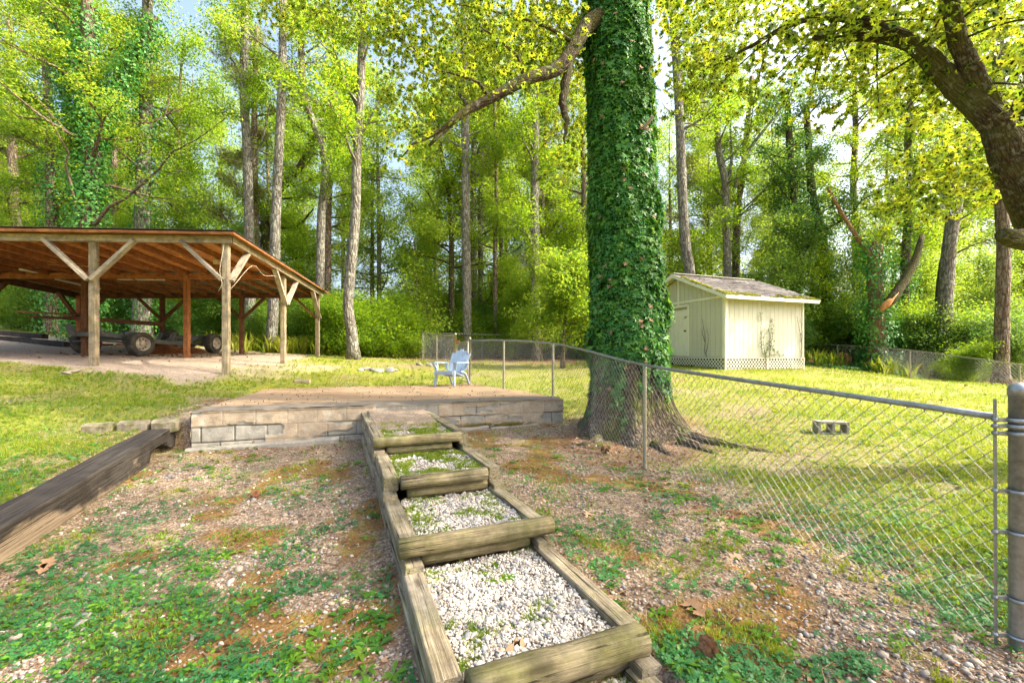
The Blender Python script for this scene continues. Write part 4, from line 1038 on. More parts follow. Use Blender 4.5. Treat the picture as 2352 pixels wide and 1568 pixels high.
# ------------------------------------------------------------------ garden chair
def chair():
    base = np.array([-1.50, 10.72, ZS]); th = math.radians(24)
    f = np.array([-math.sin(th)*1.0, -math.cos(th), 0]); rt = np.array([-f[1], f[0], 0])*1.0   # f: the way it faces, rt: to our right
    def C(x, y, z): return base+rt*x+f*y+np.array([0,0,z])          # x right, y to the front
    c = empty('adirondack_chair', tuple(base), 'pale blue plastic adirondack chair on the far right corner of the slab by the gate', 'chair')
    for sx in (-1, 1):
        MB().beam(C(sx*.275,.30,0), C(sx*.245,.25,.36), .065, .05, up=tuple(rt), ch=.012).beam(C(sx*.245,.25,.34), C(sx*.265,.22,.545), .06, .045, up=tuple(rt), ch=.012).build('leg', M['chair'], c)
        p, r = resample([C(sx*.25,-.46,0), C(sx*.25,-.36,.16), C(sx*.245,-.24,.30), C(sx*.245,-.05,.34)], [.026,.03,.034,.03], .05)
        MB().tube(p, r, 8).build('leg', M['chair'], c)
        # arm: flat, widening at the front, bracket behind
        m = MB(); n = 9; V = []
        for i in range(n):
            t = i/(n-1); y = -.30+.66*t; w = .035+.045*math.sin(min(1, t*1.1)*PI/2)*(1 if t < .93 else .8); x = sx*(.315-.01*t)
            for (dx, dz) in ((-w,0),(w,0),(w,.022),(-w,.022)): V.append(C(x+dx, y, .548+.012*t+dz))
        F = [(i*4+k, i*4+(k+1)%4, (i+1)*4+(k+1)%4, (i+1)*4+k) for i in range(n-1) for k in range(4)]+[(3,2,1,0), tuple((n-1)*4+k for k in range(4))]
        m.add(V, F); m.beam(C(sx*.26,.24,.40), C(sx*.31,.33,.55), .02, .07, up=tuple(rt)); m.beam(C(sx*.27,-.22,.40), C(sx*.30,-.28,.55), .02, .08, up=tuple(rt))
        m.build('armrest', M['chair'], c)
    m = MB()
    for k in range(6):
        y = .30-k*.095; z = .355-k*.025 if k else .352
        m.box(C(0, y, z), (.50, .085, .022), np.array([rt, f*math.cos(.2)+np.array([0,0,.2]), np.cross(rt, f)]), v=.5)
    m.beam(C(-.26,.335,.32), C(.26,.335,.32), .03, .085, ch=.01); m.build('seat', M['chair'], c)
    m = MB()
    for k in range(5):
        x0 = (k-2)*.088; x1 = (k-2)*.112; H = .90-.035*abs(k-2)**1.5
        n = 10; V = []
        for i in range(n):
            t = i/(n-1); z = .22+(H-.22)*t; x = x0+(x1-x0)*t; y = -.17-.36*t+.03*(abs(k-2)/2)**2; w = (.040+.013*t)*(1 if t < .95 else .8)
            for (dx, dy) in ((-w,0),(w,0),(w,-.02),(-w,-.02)): V.append(C(x+dx, y+dy, z))
        F = [(i*4+j, i*4+(j+1)%4, (i+1)*4+(j+1)%4, (i+1)*4+j) for i in range(n-1) for j in range(4)]+[(3,2,1,0), tuple((n-1)*4+j for j in range(4))]
        m.add(V, F, v=.5)
    for z, y, w in ((.30,-.225,.23),(.60,-.365,.245),(.40,-.27,.235)): m.beam(C(-w,y-.025,z), C(w,y-.025,z), .02, .045)
    m.build('backrest', M['chair'], c)
chair()

# ------------------------------------------------------------------ small things lying about
def block_hollow():
    c = np.array([4.72, 6.45, -1.02]); g = gz(c[0], c[1]); t = math.radians(-12); ax = np.array([[math.cos(t),math.sin(t),0],[-math.sin(t),math.cos(t),0],[0,0,1]])
    def Q(x, y, z): return np.array([c[0], c[1], g+.075])+x*ax[0]+y*ax[1]+z*ax[2]
    m = MB(); L, H, D = .40, .17, .19      # lying on its side, both cells facing us
    m.box(Q(0,0,H/2), (L,D,.032), ax); m.box(Q(0,0,-H/2+.01), (L,D,.032), ax)
    for x in (-L/2+.016, 0, L/2-.016): m.box(Q(x,0,0), (.034,D-.002,H-.02), ax)
    tag(m.build('cinder_block', M['cinder']), 'hollow cinder block lying on the lawn behind the fence', 'cinder block')
block_hollow()
b = gnd(-5.0, 9.6+.8); b[2] += .04
tag(MB().beam(b-(.16,.03,0), b+(.16,.03,0), .12, .09).build('brick', M['brick']), 'pale loose brick on the dirt right of the carport corner post', 'brick')
def rocks(cen, n, rad, size, lb, mat='stone', flat=.45, name='rock_pile', cat='rocks'):
    pos = []; 
    for k in range(n):
        a = R.uniform(0, 2*PI); d = rad*math.sqrt(R.random()); x, y = cen[0]+d*math.cos(a), cen[1]+d*math.sin(a)*.6; pos.append((x, y, gz(x,y)+.02))
    o = scatter(name, T_PEB2, pos, R.uniform(.5,1,n)*size, mat=M[mat], jit=.10, aspect=np.column_stack([R.uniform(.8,1.3,n),R.uniform(.6,1,n),np.full(n,flat)]), nrm=np.array([0,0,1])+R.normal(0,.2,(n,3)))
    tag(o, lb, cat)
rocks(P(862,866,13.2)[:2], 9, .55, .20, 'low pile of flat pale rocks on the lawn behind the slab')
rocks(P(1000,842,15.5)[:2]+(-.3,0), 4, .4, .2, 'pale stones by the foot of the back fence left of the chair')
rocks(P(145,846,8.5)[:2]+(0,.2), 2, .25, .22, 'flat mossy stone where the grass meets the gravel, left of the second carport post', flat=.2)
def pine_cone(x, y, s, lb):
    z = gz(x, y)+s*.55; ax = np.array([R.normal(), R.normal(), .25]); ax /= np.linalg.norm(ax)
    k = np.arange(60); t = (k+.5)/60; a = k*2.399; X = np.cross(ax,(0,0,1.)); X /= np.linalg.norm(X); Y = np.cross(ax, X)
    rad = s*.42*np.sin(PI*(t*.85+.12)); dirs = X*np.cos(a)[:,None]+Y*np.sin(a)[:,None]
    pos = np.array([x,y,z])+ax*((t-.5)*s*1.2)[:,None]+dirs*(rad*.5)[:,None]
    tm = (np.array([(-.4,0,0),(.4,0,0),(.5,.8,.12),(0,1.1,.2),(-.5,.8,.12)]), [(0,1,2,3,4)])
    o = scatter('pine_cone', tm, pos, rad*.75+.005, nrm=np.cross(np.cross(dirs, ax), dirs)+ax*1.0, tip=None, mat=M['litter'], v=R.uniform(.2,.5,60)); tag(o, lb, 'pine cone')
pc = [(2265,1022,'brown pine cone on the ground left of the fence post by the ivy tree trunk'),(1630,1510,'brown open pine cone on gravel right of the lowest step timber')]
pine_cone(1.22, 5.72, .11, 'brown pine cone at the foot of the ivy tree, under the fence'); pine_cone(.93, 2.07, .085, 'brown open pine cone on the gravel right of the lowest step timber')
pine_cone(-2.5, 4.25, .09, 'dark red-brown pine cone among clover left of the steps')
def fallen(x, y, s, lb, rot=None):
    o = scatter('fallen_leaf', T_OAK, [(x, y, gz(x,y)+.02)], s, nrm=np.array([[R.normal(0,.25), -.35+R.normal(0,.2), 1]]), mat=M['litter'], v=[R.uniform(.6,1)], jit=.04)
    tag(o, lb, 'leaf', 'large fallen oak leaves')
LV = [(SP(-.95,.37,0),'tan curled leaf on the gravel of the lowest bed',GR[3]),]
o = scatter('fallen_leaf', T_OAK, [SP(-.98,.36,GR[3]+.03)], .12, nrm=np.array([[.4,-.8,.8]]), mat=M['litter'], v=[.85]); tag(o, 'tan curled oak leaf standing in the lowest gravel bed near its timber', 'leaf')
o = scatter('fallen_leaf', T_STAR, [SP(-.45,.52,GR[3]+.02)], .055, nrm=np.array([[0,-.2,1.]]), mat=M['rust'], v=[.5]); tag(o, 'small rust-red leaf in the middle of the lowest gravel bed', 'leaf')
fallen(1.02, 2.30, .17, 'pale brown oak leaf beside the end of the lowest right step timber'); fallen(-3.15, 2.9, .15, 'pale green-brown oak leaf at the foot of the charred beam')
fallen(1.55, 2.95, .15, 'curled brown leaf lying alone on the weeds in front of the fence'); fallen(.62, 3.6, .13, 'light brown leaf on the moss right of the second bed')
# sleepers, log, debris at the wood edge
for k, (a, b, z, lb) in enumerate([((-19.5,15.4),(-16.9,15.2),.0,'black railway sleeper lying at the far left behind the carport gravel'), ((-16.9,15.15),(-15.0,14.7),.0,'second black sleeper, its right end nearest the carport'), ((-18.8,15.5),(-16.4,15.3),.17,'black sleeper stacked on top of the two others at far left')]):
    p, q = np.array([*a, gz(*a)+.08+z]), np.array([*b, gz(*b)+.08+z]); tag(MB().beam(p, q, .2, .17).build('railway_sleeper', M['sleeper']), lb, 'sleeper')
def cutlog(c, d, r, L, lb):
    c = np.array(c); d = np.array(d)/np.linalg.norm(d); root = empty('cut_log', tuple(c), lb, 'log')
    p, rr = resample([c, c+d*L*.5+(0,0,.02), c+d*L], [r,r*.96,r*.9], .15)
    MB().tube(p, rr, 18, rough=.10, seed=int(r*100)).build('bark', M['bark_brown'], root)
    MB().lathe(c-d*.006, [(r*.94,0),(r*.93,-.012),(0.001,-.016)], d, 20, smooth=False).build('cut_face', M['cutwood'], root)
g = gnd(*P(1937,820,20.8)[:2]); cutlog(g+(0,0,.34), (.55,.9,0), .36, 1.6, 'large sawn log with a round orange cut face behind the right fence')
g = gnd(*P(1888,824,21.2)[:2]); cutlog(g+(-.1,0,.30), (.4,.9,0), .32, 1.2, 'upright-cut brown log left of the large orange-faced log')
g = gnd(*P(1862,832,19.6)[:2]); cutlog(g+(0,0,.13), (.8,.6,0), .14, .7, 'small pale log end on the ivy by the shed corner')
# ------------------------------------------------------------------ trees
def rot_dir(d, n, spread):
    v = d[None]+R.normal(0, spread, (n,3)); return v/np.linalg.norm(v, axis=1)[:,None]
def spray(centres, per, rx, rz, size, up=.9, tilt=.55):
    "leaf positions, normals, sizes for flattened sprays"
    per = int(per*1.35); size = size*.88
    c = np.repeat(np.asarray(centres, float), per, axis=0); N = len(c)
    o = R.normal(0, 1, (N,3)); o /= np.linalg.norm(o, axis=1)[:,None]; o *= (R.random(N)**.45)[:,None]
    o[:,0] *= rx; o[:,1] *= rx; o[:,2] *= rz; o[:,2] -= .25*(np.hypot(o[:,0],o[:,1])/rx)**2*rx*.5
    nr = np.array([0,0,up])+R.normal(0, tilt, (N,3))
    return c+o, nr, R.uniform(.65, 1.15, N)*size
def limbs_for(axis_p, axis_r, z0, z1, n, reach, seed_rise=(.1,.7), sub=3, nleafpts=3):
    "branches leaving a trunk polyline between heights z0 and z1 -> (branch tubes, cluster centres)"
    zz = axis_p[:,2]; tubes = []; cen = []
    for k in range(n):
        h = z0+(z1-z0)*((k+R.random())/n)
        b = np.array([np.interp(h, zz, axis_p[:,j]) for j in range(3)]); r0 = float(np.interp(h, zz, axis_r))
        a = R.uniform(0, 2*PI); f = 1-.45*((h-z0)/(z1-z0+1e-6)); L = reach*f*R.uniform(.55, 1.1)
        rise = R.uniform(*seed_rise); d = np.array([math.cos(a), math.sin(a), rise])
        pts = [b]; p = b.copy(); m = 5
        for i in range(m):
            d = d+R.normal(0, .16, 3)+np.array([0,0,.06]); dd = d/np.linalg.norm(d); p = p+dd*L/m; pts.append(p.copy())
        pts = np.array(pts); rb = min(r0*.45, .02+L*.018); tubes.append((pts, np.linspace(rb, .008, len(pts))))
        for i in range(2, m+1): cen.append(pts[i]+R.normal(0, .15, 3))
        for s in range(sub):
            i = R.integers(1, m); q = pts[i]; d2 = (pts[i+1]-pts[i]); d2 /= np.linalg.norm(d2); d2 = d2+R.normal(0, .6, 3); d2 /= np.linalg.norm(d2)
            l2 = L*R.uniform(.3, .6); e1 = q+d2*l2*.5+R.normal(0,.08,3); e2 = q+d2*l2+(0,0,l2*.15)+R.normal(0,.1,3)
            tubes.append((np.array([q,e1,e2]), np.array([rb*.5,rb*.3,.006])))
            cen += [e1, e2, (e1+e2)/2+R.normal(0,.2,3)]
    return tubes, np.array(cen)
def wood_mesh(name, main, tubes, mat, parent, nmain=14, rough=.12, seed=0, nsub=5):
    m = MB()
    for p, r in main: m.tube(p, r, nmain, rough=rough, seed=seed)
    for p, r in tubes:
        if len(p) > 2: p, r = resample(p, r, max(.25, np.linalg.norm(p[-1]-p[0])/7))
        m.tube(p, r, nsub, cap=False, seed=seed)
    return m.build(name, M[mat], parent)
def tree(poly, Y, rb, rt, label, bark='bark_pale', leaf='leaf_mid', crown=(5, 17), n=22, reach=2.6, per=42, lsize=.13, ivy=None, group=None, name='tree', cat='tree', extra=None, rise=(.1,.7), rx=.55, rz=.28, dY=0, pine=False):
    "poly: (column, row) picture positions of the trunk axis, turned into a real trunk at depth Y"
    pts = [P(u, v, Y+dY*i) for i, (u, v) in enumerate(poly)]
    x, y = pts[0][:2]; g = gz(x, y); pts[0][2] = g-.1
    top = max(crown[1], pts[-1][2]+.5)
    if pts[-1][2] < top-.6: 
        d = pts[-1]-pts[-2]; d /= np.linalg.norm(d); pts.append(pts[-1]+(d+np.array([0,0,.6]))*(top-pts[-1][2])/1.6)
    pts = np.array(pts); z = pts[:,2]; rad = rb+(rt-rb)*np.clip((z-z[0])/(z[-1]-z[0]+1e-6), 0, 1)
    p, r = resample(pts, rad, .45); r = r*(1+.45*np.exp(-(p[:,2]-g)/.35))
    root = empty(name, (x, y, g), label, cat, group)
    tubes, cen = limbs_for(p, r, crown[0], crown[1], n, reach, rise)
    if extra:
        for (br, r0, r1) in extra: 
            q = np.array([P(*b) for b in br]); q2, rr = resample(q, np.linspace(r0, r1, len(q)), .4); tubes.append((q2, rr)); cen = np.vstack([cen, q2[len(q2)//3::2]])
    wood_mesh('trunk', [(p, r)], tubes, bark, root, seed=int(abs(x)*7+Y))
    if pine:
        pos, nr, s = spray(cen, max(6, per//5), .5, .35, .26, .3, .8); scatter('crown', T_NEED, pos, s, nr, mat=M['leaf_pine'], parent=root)
    else:
        pos, nr, s = spray(cen, per, rx, rz, lsize); scatter('crown', T_LEAF, pos, s, nr, mat=M[leaf], parent=root)
    if ivy:
        z0, z1, cnt, off, ls = ivy
        lines = [(p, r)]+[t for t in tubes if t[1][0] > .09 and t[0][0][2] < z1]
        ps = []; ns = []
        for q, rr in lines:
            L = np.linalg.norm(np.diff(q, axis=0), axis=1).sum(); k = int(cnt*L/12)
            if len(q) < 3: continue
            t = R.random(k)*(len(q)-1); i = t.astype(int); f = (t-i)[:,None]
            c = q[i]*(1-f)+q[i+1]*f; ra = rr[i]; T, X, Yv = frames(q); a = R.uniform(0, 2*PI, k)
            nrm = X[i]*np.cos(a)[:,None]+Yv[i]*np.sin(a)[:,None]; lump = 1+1.2*fbm(c[:,2]*.9, a*1.1, 7, 3)
            pp = c+nrm*(ra+off*R.random(k)*lump)[:,None]; ok = (pp[:,2] < z1+R.normal(0,.6,k)) & (pp[:,2] > g)
            ps.append(pp[ok]); ns.append(nrm[ok]+np.array([0,0,.35])+R.normal(0,.35,(ok.sum(),3)))
        ps = np.concatenate(ps); ns = np.concatenate(ns)
        scatter('ivy', T_LEAF, ps, R.uniform(.7,1.2,len(ps))*ls, ns, mat=M['leaf_ivy'], parent=root, tip=None)
    return root

# --- trunks one can tell apart, left to right
tree([(42,800),(40,600),(30,420),(25,200)], 22, .28, .12, 'tall tree with a dark crown at the left edge of the photo behind the carport', 'bark_brown', 'leaf_yel', (2.5,17), 26, 3.2, 46)
tree([(118,790),(120,600),(116,420),(112,250),(100,60)], 18.5, .22, .10, 'slim ivy-wrapped tree left of the forked ivy tree, behind the carport', 'bark_brown', 'leaf_mid', (5,16), 18, 2.5, 44, ivy=(0, 9, 4200, .28, .11))
tree([(200,800),(202,620),(205,470),(212,330),(205,180),(200,0),(198,-60)], 17, .34, .16, 'big forked ivy-covered tree rising behind the left half of the carport', 'bark_brown', 'leaf_yel', (6.5,16), 20, 3.4, 50, ivy=(0, 13, 9000, .30, .12),
     extra=[([(200,520,17),(180,495,16.7),(172,462,16.5),(163,420,16.3),(150,378,16.2),(158,350,16),(128,300,15.8),(108,262,15.4)], .075, .015), ([(200,520,17),(222,512,16.7),(250,476,16.5),(290,455,16.3),(318,430,16.2),(366,388,15.9),(395,350,15.7),(450,322,15.4),(520,270,15)], .085, .012), ([(212,330,17),(260,240,17),(300,150,17),(360,40,17)], .16, .08), ([(206,470,17),(170,340,17.2),(150,180,17.4),(120,20,17.6)], .14, .06)])
tree([(325,785),(326,680),(327,540),(330,400),(335,230),(338,60)], 19, .36, .16, 'thick pale trunk seen under the carport roof, ivy-clad higher up', 'bark_pale', 'leaf_mid', (7,17), 18, 3.0, 42, ivy=(4.6, 11, 2600, .30, .12))
tree([(268,760),(265,560),(262,300),(270,100)], 24, .22, .10, 'slender trunk standing between the forked ivy tree and the thick pale trunk', 'bark_brown', 'leaf_yel', (4,18), 20, 2.8, 42)
tree([(575,800),(573,560),(568,360),(560,180),(566,-40)], 20, .23, .15, 'pale trunk behind the carport corner post, left of its twin', 'bark_pale', 'leaf_mid', (9.5,17), 12, 2.6, 36, extra=[([(570,470,20),(540,420,20),(520,380,19.6)], .05, .02), ([(568,380,20),(600,330,19.8),(620,240,19.5)], .06, .03)], group=None)
tree([(590,800),(588,560),(584,300),(590,60)], 23, .20, .12, 'slim grey pine just right of the pale trunk behind the carport corner', 'bark_brown', 'leaf_pine', (6,17), 16, 2.6, 60, pine=True)
tree([(622,800),(630,640),(634,480),(642,320),(648,180),(650,40)], 18.5, .22, .14, 'straight pale grey trunk with orange bark scars behind the carport roof', 'bark_pale', 'leaf_yel', (10,16), 10, 2.5, 34)
tree([(600,800),(606,600),(616,520),(640,440),(690,380)], 24, .30, .12, 'crooked dark oak with twisting limbs behind the straight pale grey trunk', 'bark_dark', 'leaf_mid', (5,14), 14, 3.4, 40, extra=[([(612,540,24),(580,500,24),(560,420,24)], .16, .05), ([(620,520,24),(680,520,23.5),(720,480,23)], .13, .04)])
tree([(728,815),(735,640),(738,500),(745,360),(700,220),(690,60)], 20, .21, .12, 'grey trunk rising just behind the rear right corner of the carport', 'bark_pale', 'leaf_mid', (6.5,16), 16, 2.8, 40)
tree([(752,815),(752,640),(756,440),(764,240),(770,40)], 22.5, .19, .11, 'browner trunk close behind the carport rear corner tree', 'bark_brown', 'leaf_yel', (6,17), 16, 2.8, 42)
tree([(812,815),(808,760),(799,705),(806,620),(816,500),(819,380),(828,230),(832,80),(838,-60)], 16.5, .20, .13, 'lone curved pale trunk on the lawn edge right of the carport', 'bark_pale', 'leaf_mid', (7,15), 15, 2.8, 42, extra=[([(822,330,16.5),(850,270,16.3),(900,190,16)], .05, .02), ([(826,260,16.5),(790,180,16.3),(760,90,16)], .06, .02)])
tree([(856,700+90),(855,640),(855,560)], 27, .14, .08, 'thin straight trunk with an open crown, seen against the sky gap', 'bark_brown', 'leaf_yel', (5.5,12), 12, 2.4, 30)
tree([(1037,800),(1037,640),(1036,520),(1028,430),(1016,370)], 22, .16, .09, 'dark thin trunk left of the tall pair in the middle of the woods', 'bark_dark', 'leaf_mid', (4,13), 20, 2.6, 44)
tree([(1073,800),(1073,700),(1070,520),(1069,330),(1066,150),(1066,-40)], 21, .23, .16, 'tall lichen-grey trunk in the middle of the woods, left one of the tall pair', 'bark_pale', 'leaf_mid', (9.5,17), 10, 2.6, 36)
tree([(1090,800),(1088,600),(1087,420),(1090,200)], 25, .20, .12, 'tall pine close behind the lichen-grey trunk', 'bark_pale', 'leaf_pine', (6.5,19), 18, 3.2, 60, pine=True)
tree([(1143,800),(1138,690),(1137,560),(1140,420),(1136,250),(1139,80)], 21.5, .12, .07, 'very slim reddish trunk between the tall pair and the right hand trunks', 'bark_brown', 'leaf_yel', (5,15), 18, 2.2, 40)
tree([(1152,800),(1151,600),(1150,420)], 28, .15, .08, 'slim pale trunk far back in the middle of the woods', 'bark_pale', 'leaf_mid', (6,17), 16, 2.6, 40)
tree([(1232,800),(1230,640),(1228,460),(1229,300),(1225,120),(1225,-40)], 20.5, .22, .15, 'grey trunk with dense side branches left of the ivy tree', 'bark_pale', 'leaf_mid', (4,16), 22, 2.8, 42)
tree([(1250,800),(1250,640),(1246,480),(1252,330)], 24, .16, .08, 'darker trunk directly behind the grey trunk left of the ivy tree', 'bark_brown', 'leaf_mid', (3.5,14), 20, 2.6, 42)
tree([(1292,800),(1298,730),(1303,660),(1300,610)], 15.5, .075, .03, 'small yellow-green tree drooping beside the back fence left of the ivy tree', 'bark_brown', 'leaf_yel', (.9,3.2), 26, 1.5, 44, .12, rise=(-.1,.4), rx=.4, rz=.3)
tree([(1350,800),(1345,600),(1340,420),(1335,200)], 24, .18, .10, 'trunk half hidden behind the left side of the ivy tree', 'bark_brown', 'leaf_mid', (4,16), 20, 2.8, 42)
tree([(1593,800),(1586,640),(1574,560),(1566,420),(1562,300),(1556,190),(1548,60),(1540,-60)], 19, .24, .15, 'tall bare pale trunk right behind the shed roof, next to the ivy tree', 'bark_pale', 'leaf_mid', (9.5,16), 10, 2.6, 36, extra=[([(1560,270,19),(1535,255,18.8),(1520,235,18.5)], .035,.012), ([(1560,215,19),(1540,195,18.8),(1528,200,18.5)], .03,.012)])
tree([(1672,800),(1671,640),(1668,520),(1666,420),(1650,340),(1645,220)], 22, .22, .12, 'pale trunk behind the shed roof that splits into upright limbs', 'bark_pale', 'leaf_mid', (6,16), 18, 2.8, 42, extra=[([(1668,430,22),(1680,370,22),(1678,280,22)], .1,.04), ([(1690,430,22),(1710,360,21.5),(1770,280,21),(1830,200,20.5)], .11,.04)])
tree([(1690,800),(1690,640),(1694,480),(1706,400)], 25, .26, .12, 'brown-grey trunk just right of the splitting pale trunk', 'bark_brown', 'leaf_mid', (5,16), 18, 2.8, 42)
tree([(1822,800),(1826,660),(1829,540),(1820,440)], 22, .26, .14, 'dark ivy-smothered trunk behind the right end of the shed', 'bark_dark', 'leaf_deep', (3,13), 18, 2.8, 44, ivy=(0, 8.5, 5500, .5, .12))
tree([(1905,800),(1898,660),(1888,540),(1868,460),(1860,380)], 22.5, .26, .14, 'leaning ivy-covered trunk, second right of the shed', 'bark_dark', 'leaf_deep', (3,13), 18, 2.8, 44, ivy=(0, 8, 5500, .5, .12))
tree([(1975,790),(1968,560),(1960,420),(1965,300),(1960,150)], 24, .22, .12, 'upright dark-branched tree in the middle of the right hand woods', 'bark_brown', 'leaf_mid', (5,17), 22, 3.0, 42)
tree([(2020,800),(2012,690),(2008,610),(2012,560)], 18.5, .34, .24, 'short broken snag wrapped in ivy in the right hand woods', 'bark_snag', 'leaf_mid', (4.5,4.9), 2, 1.0, 10, ivy=(0, 4.2, 9000, .35, .12), extra=[([(2008,600,18.5),(1980,560,18.4),(1940,500,18.2),(1900,430,18)], .14,.05)], name='snag', cat='dead tree')
tree([(2075,800),(2080,600),(2090,440),(2086,320),(2095,160)], 21, .20, .11, 'ivy-clad twin stem left of the leaning pale trunk', 'bark_brown', 'leaf_mid', (5,16), 22, 2.8, 42, ivy=(0,7.5,3500,.3,.12))
tree([(2150,800),(2160,640),(2185,540),(2210,470),(2230,400)], 20, .15, .09, 'dark leaning stem beside the leaning pale trunk', 'bark_dark', 'leaf_mid', (4.5,14), 18, 2.6, 42)
tree([(2166,800),(2172,680),(2182,560),(2200,440),(2222,300),(2240,150)], 18, .27, .16, 'leaning lichen-pale trunk seen under the near oak limb', 'bark_pale', 'leaf_mid', (7,15), 16, 2.8, 40, extra=[([(2180,590,18),(2230,565,17.6),(2290,545,17.2)], .05,.02), ([(2190,510,18),(2230,490,17.6),(2270,450,17.3)], .045,.015)])
tree([(2300,860),(2302,700),(2305,560),(2300,460),(2296,300)], 14.5, .19, .13, 'straight brown trunk behind the right fence, near the photo edge', 'bark_brown', 'leaf_mid', (4.5,13), 16, 2.6, 40)
# leaning dead limb resting against the snag
root = empty('leaning_log', tuple(gnd(*P(2030,800,17.6)[:2])), 'torn orange-ended dead trunk leaning up to the right beside the ivy snag', 'fallen trunk')
p, r = resample([P(2028,712,17.6),P(2045,690,17.6),P(2080,640,17.7),P(2104,590,17.8),P(2118,540,17.9)], [.07,.20,.16,.13,.09], .3)
MB().tube(p, r, 12, rough=.2, seed=3).build('trunk', M['bark_dark'], root)
MB().tube([P(2024,716,17.5),P(2035,700,17.5),P(2062,672,17.5)], [.02,.14,.05], 8, rough=.5, seed=5).build('torn_wood', M['cutwood'], root)

# --- variants copied behind: fill trees, understorey, shrubs
def variant(h, crown, n, reach, per, ls, leaf, bark, rb, rise=(.1,.6), rx=.6, rz=.32, pine=False, sub=3):
    pts = np.array([[0,0,-.2],[R.normal(0,.15),R.normal(0,.15),h*.35],[R.normal(0,.3),R.normal(0,.3),h*.7],[R.normal(0,.4),R.normal(0,.4),h]])
    p, r = resample(pts, [rb,rb*.8,rb*.5,rb*.15], .6); tubes, cen = limbs_for(p, r, crown[0], crown[1], n, reach, rise, sub)
    w = wood_mesh('trunk', [(p,r)], tubes, bark, None, nmain=8, nsub=4)
    if pine: pos, nr, s = spray(cen, per, .55, .4, .3, .3, .8); c = scatter('crown', T_NEED, pos, s, nr, mat=M['leaf_pine'])
    else: pos, nr, s = spray(cen, per, rx, rz, ls); c = scatter('crown', T_LEAF, pos, s, nr, mat=M[leaf])
    mw, mc = w.data, c.data; bpy.data.objects.remove(w); bpy.data.objects.remove(c); return mw, mc
def place(var, x, y, s, rz, name, label, cat, group, parts=('trunk','crown')):
    z = gz(x, y); root = empty(name, (x,y,z), label, cat, group); root.scale = (s,s,s); root.rotation_euler.z = rz
    for nm, me_ in zip(parts, var):
        o = bpy.data.objects.new(nm, me_); COL.objects.link(o); o.parent = root
VT = [variant(18, (1.8,17.5), 42, 3.1, 34, .15, lf, bk, .17, rx=.85, rz=.5) for lf, bk in (('leaf_mid','bark_brown'),('leaf_yel','bark_pale'),('leaf_yel','bark_pale'),('leaf_mid','bark_brown'))]
VP = [variant(19, (6,18.5), 34, 3.0, 9, .2, '', 'bark_pale', .2, (-.1,.3), pine=True)]
VU = [variant(6.5, (.8,6.3), 26, 2.0, 30, .12, lf, 'bark_brown', .05, rx=.6, rz=.4) for lf in ('leaf_yel','leaf_mid','leaf_shrub')]
VS = [variant(1.9, (.15,1.8), 26, 1.25, 34, .085, lf, 'bark_brown', .025, (.1,.9), .42, .34, sub=3) for lf in ('leaf_shrub','leaf_deep','leaf_mid')]
used = []
def free(x, y, d):
    for (a, b) in used:
        if (a-x)**2+(b-y)**2 < d*d: return False
    used.append((x,y)); return True
zones = [('left', 'behind the carport'), ('middle', 'beyond the back fence'), ('right', 'behind and right of the shed')]
def zone(x, y):
    u = x/y; return 0 if u < -.42 else (1 if u < .33 else 2)
kinds = ['broadleaf tree with mid-green leaves', 'broadleaf tree with yellow-green leaves', 'pale-stemmed yellowish tree', 'brown-stemmed green tree', 'long-needled pine tree']
cnt = 0
for k in range(900):
    if cnt >= 50: break
    y = R.uniform(25, 44); x = y*R.uniform(-1.28, 1.28)
    if x/y > .45 and y < 27: continue
    if not free(x, y, 3.5): continue
    i = R.integers(0, 5) if R.random() < .6 else R.integers(0, 3); var = (VT+VP)[i]
    lab = 'far %s in the deep woods %s' % (kinds[i], zones[zone(x,y)][1])
    place(var, x, y, R.uniform(.85, 1.2), R.uniform(0, 6.28), 'tree', lab, 'tree', 'far trees of the woods'); cnt += 1
cnt = 0
for k in range(900):
    if cnt >= 32: break
    y = R.uniform(18.5, 27); x = y*R.uniform(-1.25, 1.25)
    u = CU+x/y*FV
    if 1500 < u < 1880 and y < 21: continue
    if x < -4 and x > -19 and y < 19.6: continue
    if x > 12 and x < 16 and y < 20: continue
    if 820 < u < 1010 and R.random() < .6: continue
    if not free(x, y, 1.7): continue
    i = R.integers(0, 3)
    lab = 'slender understorey sapling with %s leaves %s' % (('yellow-green','mid-green','fresh green')[i], zones[zone(x,y)][1])
    place(VU[i], x, y, R.uniform(.7, 1.15), R.uniform(0, 6.28), 'sapling', lab, 'sapling', 'understorey saplings at the wood edge'); cnt += 1
cnt = 0
def shrub(x, y, s, i):
    lab = '%s shrub in the thicket %s' % (('leafy green','dark glossy','light green')[i], zones[zone(x,y)][1])
    place(VS[i], x, y, s, R.uniform(0, 6.28), 'shrub', lab, 'shrub', 'shrubs of the wood edge thicket', ('stem','foliage'))
for u in np.arange(745, 1360, 19):            # hedge line beyond the lawn and the back fence
    Y = R.uniform(18.6, 20.0) if u < 940 else R.uniform(21.8, 24.2)
    p = P(u, 800, Y); shrub(p[0], p[1], R.uniform(.75, 1.2)*(1.12 if 860 < u < 1010 else 1), R.integers(0,3))
for u in np.arange(60, 760, 30):
    Y = R.uniform(19.5, 22.0); p = P(u, 800, Y); shrub(p[0], p[1], R.uniform(.7, 1.15)*(1.2 if u < 330 else .9), R.integers(0,3))
for u in np.arange(1480, 2350, 30):
    Y = R.uniform(20.5, 25) if u < 1940 else np.interp(u, [1924,2090,2342], [20.2,16.8,14.0])+R.uniform(1.6,4.5); p = P(u, 800, Y); shrub(p[0], p[1], R.uniform(.9, 1.45), R.integers(0,3))
for k in range(40):
    y = R.uniform(24, 34); x = y*R.uniform(-1.25, 1.25); shrub(x, y, R.uniform(1.2, 2.0), R.integers(0,3))
